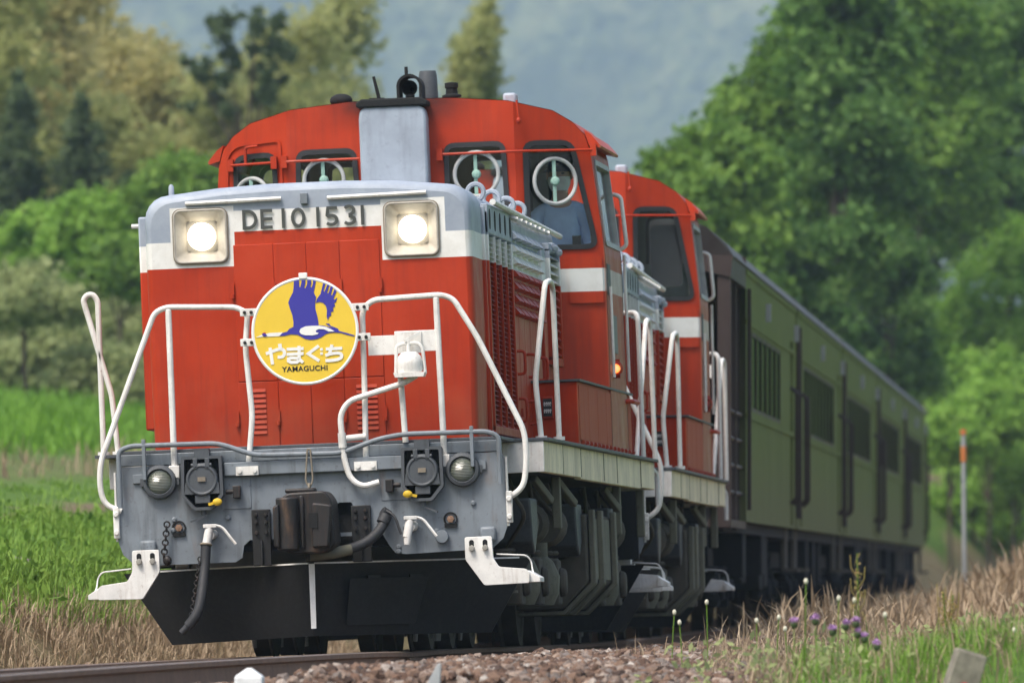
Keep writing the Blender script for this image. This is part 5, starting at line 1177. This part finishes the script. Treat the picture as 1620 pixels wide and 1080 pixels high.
pxtree("broadleaf_tree", "rounded fresh green tree right behind the second locomotive's cab roof", "tree", GR, 244, [(1055, 268, 42, 42, 0), (1118, 232, 52, 50, .5), (1090, 330, 80, 70, -.4), (1160, 300, 70, 80, .5), (1170, 420, 80, 80, 0), (1120, 420, 60, 60, .4)], 15000, .14, 'leafA')
pxtree("broadleaf_tree", "yellowish green tree whose crown leans over towards the hazy mountain", "tree", GR, 262, [(1240, 105, 58, 60, 0), (1170, 180, 50, 55, -.3), (1295, 35, 60, 60, .4), (1255, 160, 70, 70, -.4), (1225, 235, 80, 70, 0), (1270, 300, 60, 60, .3)], 15000, .14, 'leafA')
pxtree("broadleaf_tree", "tall mid green tree reaching the top edge above the third coach", "tree", GR, 258, [(1320, 10, 80, 70, 0), (1370, 90, 80, 70, .4), (1310, 130, 75, 70, -.4), (1350, 210, 85, 70, -.6), (1300, 270, 60, 60, .4), (1390, 290, 70, 60, 0)], 16000, .14, 'leafB')
pxtree("broadleaf_tree", "big dense tree filling the upper part between two other crowns", "tree", GR, 292, [(1450, 20, 90, 80, 0), (1500, 110, 85, 80, .5), (1430, 150, 75, 75, -.5), (1480, 220, 85, 75, -.7), (1440, 300, 80, 70, 0), (1510, 320, 75, 70, .4)], 16000, .14, 'leafA')
pxtree("broadleaf_tree", "pale grey-green tree at the upper right corner of the hillside", "tree", GR, 300, [(1590, 30, 90, 90, 0), (1640, 120, 90, 80, .5), (1570, 150, 70, 70, -.5), (1600, 240, 80, 80, -.5), (1560, 320, 70, 60, 0), (1640, 340, 80, 70, .4)], 16000, .14, 'leafB')
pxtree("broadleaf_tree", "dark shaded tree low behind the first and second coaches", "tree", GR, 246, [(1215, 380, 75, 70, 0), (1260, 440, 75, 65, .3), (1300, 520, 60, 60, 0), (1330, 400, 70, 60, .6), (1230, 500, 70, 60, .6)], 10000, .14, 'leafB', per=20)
pxtree("broadleaf_tree", "bushy tree above the fourth coach with deep dark gaps", "tree", GR, 264, [(1400, 400, 70, 60, 0), (1420, 480, 65, 60, -.3), (1370, 560, 60, 50, 0), (1440, 580, 60, 60, .6)], 7500, .14, 'leafB', per=16)
pxtree("broadleaf_tree", "light green spreading tree at the foot of the hillside above the tail of the train", "tree", GR, 296, [(1560, 450, 70, 60, 0), (1610, 400, 60, 50, .3), (1510, 520, 60, 55, -.3), (1580, 560, 75, 60, -.4), (1640, 500, 60, 70, .2), (1490, 590, 50, 45, 0), (1560, 640, 80, 60, .3), (1630, 640, 60, 60, .3)], 15000, .12, 'leafC')
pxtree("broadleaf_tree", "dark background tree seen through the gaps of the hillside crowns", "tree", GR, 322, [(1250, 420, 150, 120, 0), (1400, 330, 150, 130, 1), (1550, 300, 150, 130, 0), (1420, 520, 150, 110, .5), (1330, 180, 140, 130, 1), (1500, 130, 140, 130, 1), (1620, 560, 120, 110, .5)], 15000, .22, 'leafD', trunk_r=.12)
for i, (x, y, rx, rz, lb) in enumerate(((1505, 690, 45, 45, "round bright bush just beside the end of the last coach"), (1560, 660, 60, 50, "bright green bush under the spreading light tree"), (1610, 720, 60, 70, "tall bright bush at the picture's right edge"), (1545, 770, 60, 50, "low bright bush behind the grey marker post"), (1600, 820, 55, 45, "low bush behind the dry grass bank"), (1590, 620, 60, 60, "rounded bush at the foot of the light green spreading tree"), (1530, 610, 55, 50, "bush between the tail of the train and the light spreading tree"), (1635, 660, 50, 60, "bush cut by the picture's edge under the spreading tree"))):
    pxtree("bush", lb, "bush", "bright bushes beyond the end of the train", 274 + i * 2, [(x, y, rx, rz, 0), (x - rx * .5, y + rz * .4, rx * .7, rz * .6, .2), (x + rx * .5, y + rz * .3, rx * .7, rz * .6, -.2)], 4500, .11, 'leafC', trunk_r=.05)
GB = "bamboo plants of the grove across the field"
bam = [(20, -60, 'bamboo2', "bamboo plant at the picture's left edge, tallest of the grove"), (90, -10, 'bamboo', "yellowish bamboo plume second from the left edge"), (180, 50, 'bamboo', "golden drooping bamboo plume above the bright bushes"), (245, 110, 'bamboo', "bamboo plume left of the locomotive's grey hood corner"), (300, 150, 'bamboo2', "greenish bamboo plume just left of the cab"), (385, 170, 'bamboo2', "bamboo plume below the sparse dark tree"), (465, 60, 'bamboo2', "pale bamboo plume right of the sparse dark tree"), (525, 50, 'bamboo2', "rightmost bamboo plume of the grove, left of the grey exhaust duct"), (745, 50, 'bamboo2', "lone bamboo plume rising behind the cab roof vent"), (-40, 0, 'bamboo', "bamboo plant cut off by the left edge"), (140, 200, 'bamboo2', "shorter green bamboo in front of the golden plume"), (60, 150, 'bamboo', "bamboo plume between the two dark conifers, lower one"), (215, 250, 'bamboo', "low bamboo plume over the bright bush beside the hood"), (330, 260, 'bamboo', "bamboo plume seen beside the red hatch of the cab"), (500, 170, 'bamboo2', "bamboo plume touching the cab roof line")]
for i, (x, y, mt, lb) in enumerate(bam):
    D = 285 + (i * 37 % 5) * 6; bl = []
    w = 45 if i == 8 else 95; j = lambda a: rng.uniform(-a, a)
    for q in range(4): bl.append((x + j(w * .6), y + 20 + j(45), w * .42, 42, j(.6)))
    for q in range(10): bl.append((x + j(w), y + 80 + q * 44 + j(25), w * .6, 48, j(.8)))
    pxtree("bamboo_plant", lb, "bamboo", GB, D, bl, 8000, .13, mt, trunk_r=.04, trunk_mat='culm', clump=.5, per=22, asp=2.6, stems=4)
pxtree("sparse_tree", "slender sparse tree with separate dark leaf tufts above the grove", "tree", None, 280, [(cx + rng.uniform(-1, 1) * rr, cy_ + rng.uniform(-1, 1) * rr, rr * .42, rr * .40, rng.uniform(-.4, .4)) for cx, cy_, rr in ((358, 55, 30), (432, 58, 32), (395, 20, 14), (336, 115, 26), (385, 95, 22), (410, 150, 28), (302, 112, 16), (350, 165, 22), (298, 165, 12), (430, 110, 18)) for q in range(4)], 3000, .12, 'leafD', trunk_r=.04, clump=.55, per=9)
GC = "dark conifers among the bamboo"
for x, y, h, lb in ((28, 260, 150, "dark conifer near the left edge among pale bamboo"), (128, 270, 120, "second dark conifer, between golden plumes and hood corner"), (205, 350, 80, "small dark conifer low between bamboo and scrub")):
    bl = [(x, y - h * .75, 14, h * .22, 0), (x, y - h * .4, 28, h * .28, 0), (x + 4, y, 40, h * .32, 0), (x - 5, y + h * .4, 50, h * .34, 0), (x, y + h * .85, 54, h * .34, 0)]
    pxtree("conifer", lb, "tree", GC, 276, bl, 5000, .13, 'leafD', trunk_r=.12, per=18, asp=2.2)
for i, (x, y, rx, rz, mt, lb) in enumerate(((60, 380, 70, 45, 'leafC', "bright green bush at the left edge under the dark conifer"), (145, 360, 60, 50, 'leafC', "bright green bush between conifer and grey hood corner"), (190, 425, 60, 45, 'leafA', "fresh green bush left of the white hood band"), (40, 470, 80, 50, 'leafE', "grey-green scrub at the left edge above the field"), (130, 490, 70, 50, 'leafE', "grey-green scrub behind the tall outer handrail"), (205, 520, 60, 50, 'leafE', "olive scrub beside the locomotive's left flank"), (70, 560, 80, 50, 'leafE', "low olive scrub bordering the bright field, left one"), (170, 600, 80, 48, 'leafE', "low olive scrub bordering the bright field, next to the handrail"), (10, 620, 70, 40, 'leafE', "low scrub in the left corner of the field edge"), (285, 300, 70, 60, 'leafA', "green shrub seen left of the cab above the hood"))):
    pxtree("shrub", lb, "bush", "shrubs along the far field edge", 262 - (i % 4) * 5, [(x, y, rx, rz, 0), (x - rx * .6, y + rz * .3, rx * .7, rz * .7, .3), (x + rx * .6, y + rz * .35, rx * .7, rz * .7, -.2)], 5500, .12, mt, trunk_r=.06)
for i, (x, lb) in enumerate(((40, "dark woodland tree behind the bamboo at the left edge"), (240, "dark woodland tree behind the golden bamboo"), (440, "dark woodland tree behind the pale bamboo"))):
    pxtree("woodland_tree", lb, "tree", "dark trees behind the bamboo", 318, [(x, 330, 110, 110, 0), (x - 60, 450, 120, 110, .5), (x + 60, 460, 120, 110, -.5), (x, 580, 130, 100, 0)], 8000, .24, 'leafE' if i else 'leafD', trunk_r=.25)

# grass and small plants
def blades(S, U, h, w, mat, name, label, bend=.5, parent=None):
    n = len(S); P = np.zeros((n, 3))
    for i in range(n):
        q = tp(U[i], S[i]); P[i] = (q.x, q.y, q.z + ground_z(U[i], S[i]) - .01)
    pn = np.array([mnoise.noise(Vector((U[i] * 1.1, S[i] * .6, 3))) for i in range(n)])
    H = rng.uniform(h[0], h[1], n) * rng.uniform(.6, 1, n) * np.clip(1 + pn * .7, .45, 1.5); W = rng.uniform(w[0], w[1], n); a = rng.uniform(0, 2 * np.pi, n); d = np.stack([np.cos(a), np.sin(a), np.zeros(n)], 1); sd = np.stack([-np.sin(a), np.cos(a), np.zeros(n)], 1)
    B_ = rng.uniform(.1, 1, n) * bend; V = []
    for t, ww in ((0, 1.0), (.4, .9), (.75, .6), (1.0, .08)):
        c = P + d * (B_ * H * t * t)[:, None] + np.array([0, 0, 1]) * (H * (t - .55 * B_ * t ** 2.4))[:, None]
        V += [c - sd * (W * ww / 2)[:, None], c + sd * (W * ww / 2)[:, None]]
    V = np.stack(V, 1).reshape(-1, 3); k = (np.arange(n) * 8)[:, None]
    F = np.concatenate([k + np.array([[0, 1, 3, 2]]), k + np.array([[2, 3, 5, 4]]), k + np.array([[4, 5, 7, 6]])])
    return tag(np_mesh(name, V, F, mat), label, "grass", kind="stuff")
def rect(n, s0, s1, u0, u1, thin=None):
    S = rng.uniform(s0, s1, n); U = rng.uniform(u0, u1, n)
    if thin is not None:
        k = np.array([mnoise.noise(Vector((u * thin, s * thin * .6, 7))) for u, s in zip(U, S)]); m = k > -.12; S, U = S[m], U[m]
    return S, U
def slant(n, s0, s1, u0, u1):
    S, U = rect(n, s0, s1, u0, u1, .9); m = U > u0 + np.maximum(0, -4 - S) * .085; return S[m], U[m]
cat2 = lambda *r: (np.concatenate([a for a, b in r]), np.concatenate([b for a, b in r]))
blades(*rect(17000, -8, 32, -2.8, -1.75, 1.2), (.12, .32), (.006, .012), 'dry', "dry_grass", "dry straw-coloured grass between the rail and the green verge", .95)
blades(*cat2(rect(26000, -4, 40, -5.1, -2.75, 1.6), rect(9000, -4, 40, -5.1, -2.75), rect(6000, 5, 22, -3.6, -2.6, 2.0)), (.10, .34), (.007, .014), 'grass', "grass", "lush green grass on the verge beyond the track", .75)
blades(*rect(4500, 20, 95, -7.3, -5.9, .6), (.05, .15), (.012, .025), 'grass', "grass", "short bright grass beyond the earth path", .6)
blades(*rect(1300, 40, 130, -9.6, -7.6, .5), (.2, .45), (.015, .03), 'dry', "dry_grass", "withered reeds along the field edge", .6)
blades(*cat2(rect(24000, 45, 220, -18, -9.6, .35), rect(9000, 45, 220, -18, -9.6)), (.15, .50), (.025, .05), 'grassY', "grass", "tall bright green grass of the far field", .45)
blades(*cat2(slant(13000, -13, 16, 3.0, 5.2), slant(4500, -18, -9, 3.2, 5.6), rect(220, -6, 12, 2.4, 3.1)), (.10, .32), (.005, .009), 'dry', "dry_grass", "bleached dry grass beside the ballast", 1.0)
blades(*cat2(slant(6500, -19, -8, 3.5, 5.4), rect(14000, -15, 14, 4.9, 7.5)), (.10, .30), (.005, .010), 'grass', "grass", "green grass mound beside the ballast", .7)
blades(*rect(32000, 12, 150, 2.0, 8.0), (.2, .55), (.014, .03), 'dry', "dry_grass", "brown dry grass covering the cutting slope", .8)
blades(*rect(4000, 20, 120, 4.5, 9.0, .5), (.2, .5), (.014, .03), 'grass', "grass", "green tufts on the cutting slope", .7)
def weeds(n, s0, s1, u0, u1, size, mat, label):
    S, U = rect(n, s0, s1, u0, u1, 1.4); P = []
    for s, u in zip(S, U):
        q = tp(u, s); g0 = q.z + ground_z(u, s); k = rng.integers(5, 11); hh = rng.uniform(.06, .28)
        for t in range(k): P.append((q.x + rng.normal() * .05, q.y + rng.normal() * .05, g0 + hh * rng.uniform(.15, 1)))
    v, f = leaf_quads(np.array(P), size, .6, 2.0); tag(np_mesh("weeds", v, f, mat), label, "weeds", kind="stuff")
weeds(900, -3, 36, -5.0, -2.7, .045, 'leafA', "broad-leaved weeds in the verge across the track")
weeds(500, -15, 10, 3.4, 6.4, .030, 'leafE', "broad-leaved weeds among the grass beside the ballast")
def flower(px, py, D, kind, lb, group):
    top = at(px, py, D); u, s = us_of(top.x, top.y); bz = tp(u, s).z + ground_z(u, s); base = Vector((top.x + rng.uniform(-.03, .03), top.y, bz - .02))
    if top.z < bz + .12: top.z = bz + .12
    F = empty("thistle" if kind == 'thistle' else "plantain" if kind == 'plantain' else "sorrel", loc=base); tag(F, lb, "flower" if kind != 'sorrel' else "plant", group); t = top - base
    MB().tube(fillet([(0, 0, 0), (t.x * .3, t.y, t.z * .5), tuple(t)], .1), .0035, 5).build("stem", 'grass', F)
    if kind == 'thistle':
        MB().lathe([(.004, -.03), (.018, -.02), (.02, -.005), (.014, .004)], t, (0, 0, 1), 10).build("bud", 'leafD', F)
        n = 60; d = rng.normal(size=(n, 3)); d[:, 2] = abs(d[:, 2]) + .5; d /= np.linalg.norm(d, axis=1)[:, None]; v, f = leaf_quads(np.array(t) + d * rng.uniform(.008, .026, (n, 1)) + np.array([0, 0, .004]), .013, .4, 1.8); np_mesh("flower_head", v, f, 'purple', F)["kind"] = "stuff"
        P = np.array([np.array(t) * k + rng.normal(size=3) * np.array([.035, .035, .01]) for k in rng.uniform(.1, .8, 14)]); v, f = leaf_quads(P, .022, .2, 3.2); np_mesh("leaf", v, f, 'leafE', F)["kind"] = "stuff"
    elif kind == 'plantain':
        MB().ball(t, .012, .012, .017, 8, 6).build("flower_head", 'whitehead', F)
    else:
        P = np.array([np.array(t) * k + np.array([.05 * (1 - k) * math.sin(k * 40) * 1.2, 0, 0]) + rng.normal(size=3) * .008 for k in rng.uniform(.35, 1, 160)]); v, f = leaf_quads(P, .010, .3, 1.4); np_mesh("seed_head", v, f, 'sorrel', F)["kind"] = "stuff"
        for q in range(5): a = np.array(t) * (.45 + q * .09); sg = 1 if q % 2 else -1; MB().tube([tuple(a), tuple(a + np.array([sg * .035, 0, .05])), tuple(a + np.array([sg * .04, 0, .12]))], .003, 5).build("branch", 'sorrel', F)
GT, GP = "purple thistles beside the ballast", "white-headed plantains beside the ballast"
for px, py, lb in ((1256, 985, "purple thistle standing alone, left of the thistle cluster"), (1317, 997, "purple thistle at the left of the cluster"), (1338, 988, "paired thistle head at the cluster's top left"), (1354, 984, "topmost purple thistle of the cluster"), (1357, 1000, "thistle in the middle of the cluster"), (1367, 1008, "thistle at the cluster's lower right"), (1387, 1020, "small thistle right below the cluster"), (1290, 980, "tiny thistle behind the lone one")): flower(px, py, 60, 'thistle', lb, GT)
for px, py, lb in ((24, 893, "thistle leftmost in the verge across the track"), (36, 886, "thistle second from the left in the far verge"), (47, 889, "thistle rightmost in the far verge")): flower(px, py, 88, 'thistle', lb, "thistles in the verge across the track")
for px, py, D, lb in ((1275, 919, 62, "tallest plantain, before the coach underframe"), (1118, 952, 68, "plantain before the second locomotive's plough"), (1067, 968, 68, "upper plantain of a close pair near the rail"), (1075, 984, 67, "lower plantain of a close pair near the rail"), (1327, 946, 62, "plantain left of the tall sorrel"), (1352, 949, 62, "plantain touching the tall sorrel"), (1197, 981, 67, "plantain above the ballast edge"), (1232, 976, 67, "plantain next to the lone thistle"), (1400, 972, 62, "plantain right of the tall sorrel"), (1242, 994, 66, "short plantain under the lone thistle"), (1605, 1032, 62, "plantain at the right edge beside the concrete stump")): flower(px, py, D, 'plantain', lb, GP)
flower(1356, 874, 62, 'sorrel', "tall seeding sorrel with yellowish ears before the coaches", None); flower(1492, 935, 64, 'sorrel', "reddish sorrel stalk near the grass mound", "short sorrels"); flower(1508, 940, 64, 'sorrel', "second reddish sorrel stalk, right of the other short one", "short sorrels")

# ------------------------------------------------------------------ lineside posts
def gpt(px, D, py=None):
    p = at(px, 1000, D); u, s = us_of(p.x, p.y); return u, s, Vector((p.x, p.y, tp(u, s).z + ground_z(u, s)))
u, s, b = gpt(395, 60); tz = at(395, 1056, 60).z
DPm = empty("distance_post", loc=b); tag(DPm, "white concrete post with pyramid top in the ballast before the near rail", "post")
MB().loft([[(-.07, -.07, -.2), (.07, -.07, -.2), (.07, .07, -.2), (-.07, .07, -.2)], [(-.072, -.072, tz - b.z - .045), (.072, -.072, tz - b.z - .045), (.072, .072, tz - b.z - .045), (-.072, .072, tz - b.z - .045)], [(-.012, -.012, tz - b.z), (.012, -.012, tz - b.z), (.012, .012, tz - b.z), (-.012, .012, tz - b.z)]]).build("post_shaft", 'stake', DPm, bevel=.006)
u, s, b = gpt(683, 60); tz = at(683, 1050, 60).z - b.z
WS = empty("wooden_stake", loc=b); tag(WS, "small grey weathered stake leaning in the ballast", "stake")
MB().loft([[(-.045, -.03, -.1), (.03, -.03, -.1), (.03, .03, -.1), (-.045, .03, -.1)], [(-.03, -.025, tz * .8), (.045, -.025, tz * .8), (.045, .025, tz * .8), (-.03, .025, tz * .8)], [(.03, -.02, tz), (.05, -.02, tz + .005), (.05, .02, tz + .005), (.03, .02, tz)]]).build("stake_shaft", 'steelpole', WS, bevel=.004)
u, s, b = gpt(1526, 152); tz = at(1524, 680, 152).z - b.z
MP = empty("marker_post", loc=b); tag(MP, "thin grey lineside post with orange band beyond the tail of the train", "post")
MB().cyl((0, 0, -.2), (-.02, 0, tz), .030, n=12).build("pole", 'steelpole', MP); MB().cyl((-.0165, 0, tz - .42), (-.0185, 0, tz - .22), .038, n=12).build("orange_band", 'orange', MP); MB().cyl((-.02, 0, tz - .06), (-.02, 0, tz + .01), .042, n=12).build("pole_cap", 'orange', MP); MB().cyl((0, 0, .1), (0, 0, .28), .05, n=12).build("pole_sleeve", 'steelpole', MP)
u, s, b = gpt(1525, 58.5); p = at(1528, 1057, 58.5)
CS = empty("boundary_stone", loc=p); tag(CS, "tilted concrete boundary stone with a red mark beside the grass mound", "boundary stone"); CS.rotation_euler = (0, R_(18), R_(15))
MB().loft([[(-.085, -.06, -.8), (.085, -.06, -.8), (.085, .06, -.8), (-.085, .06, -.8)], [(-.08, -.055, .08), (.08, -.055, .08), (.08, .055, .08), (-.08, .055, .08)], [(-.07, -.045, .09), (.07, -.045, .09), (.07, .045, .09), (-.07, .045, .09)]]).build("stone_block", 'oldstone', CS, bevel=.012)
MB().lathe([(.028, 0), (.026, -.006), (0, -.007)], (.01, -.060, -.10), (0, 1, 0), 16).build("red_mark", 'redmark', CS)

# ------------------------------------------------------------------ haze in the valley
hz = MB().box(-1600, 1600, -780, 5300, -16, 900).build("haze", None, None, 0); tag(hz, "thin bluish haze filling the valley towards the mountain", "haze", kind="stuff")
hm_ = bpy.data.materials.new("valley_air"); hm_.use_nodes = True; nt = hm_.node_tree; nt.nodes.remove(nt.nodes["Principled BSDF"])
pv_ = nt.nodes.new("ShaderNodeVolumePrincipled"); pv_.inputs["Density"].default_value = .00015; pv_.inputs["Color"].default_value = (.60, .77, 1.0, 1); pv_.inputs["Anisotropy"].default_value = .1
nt.links.new(pv_.outputs[0], nt.nodes["Material Output"].inputs["Volume"]); hz.data.materials.append(hm_)
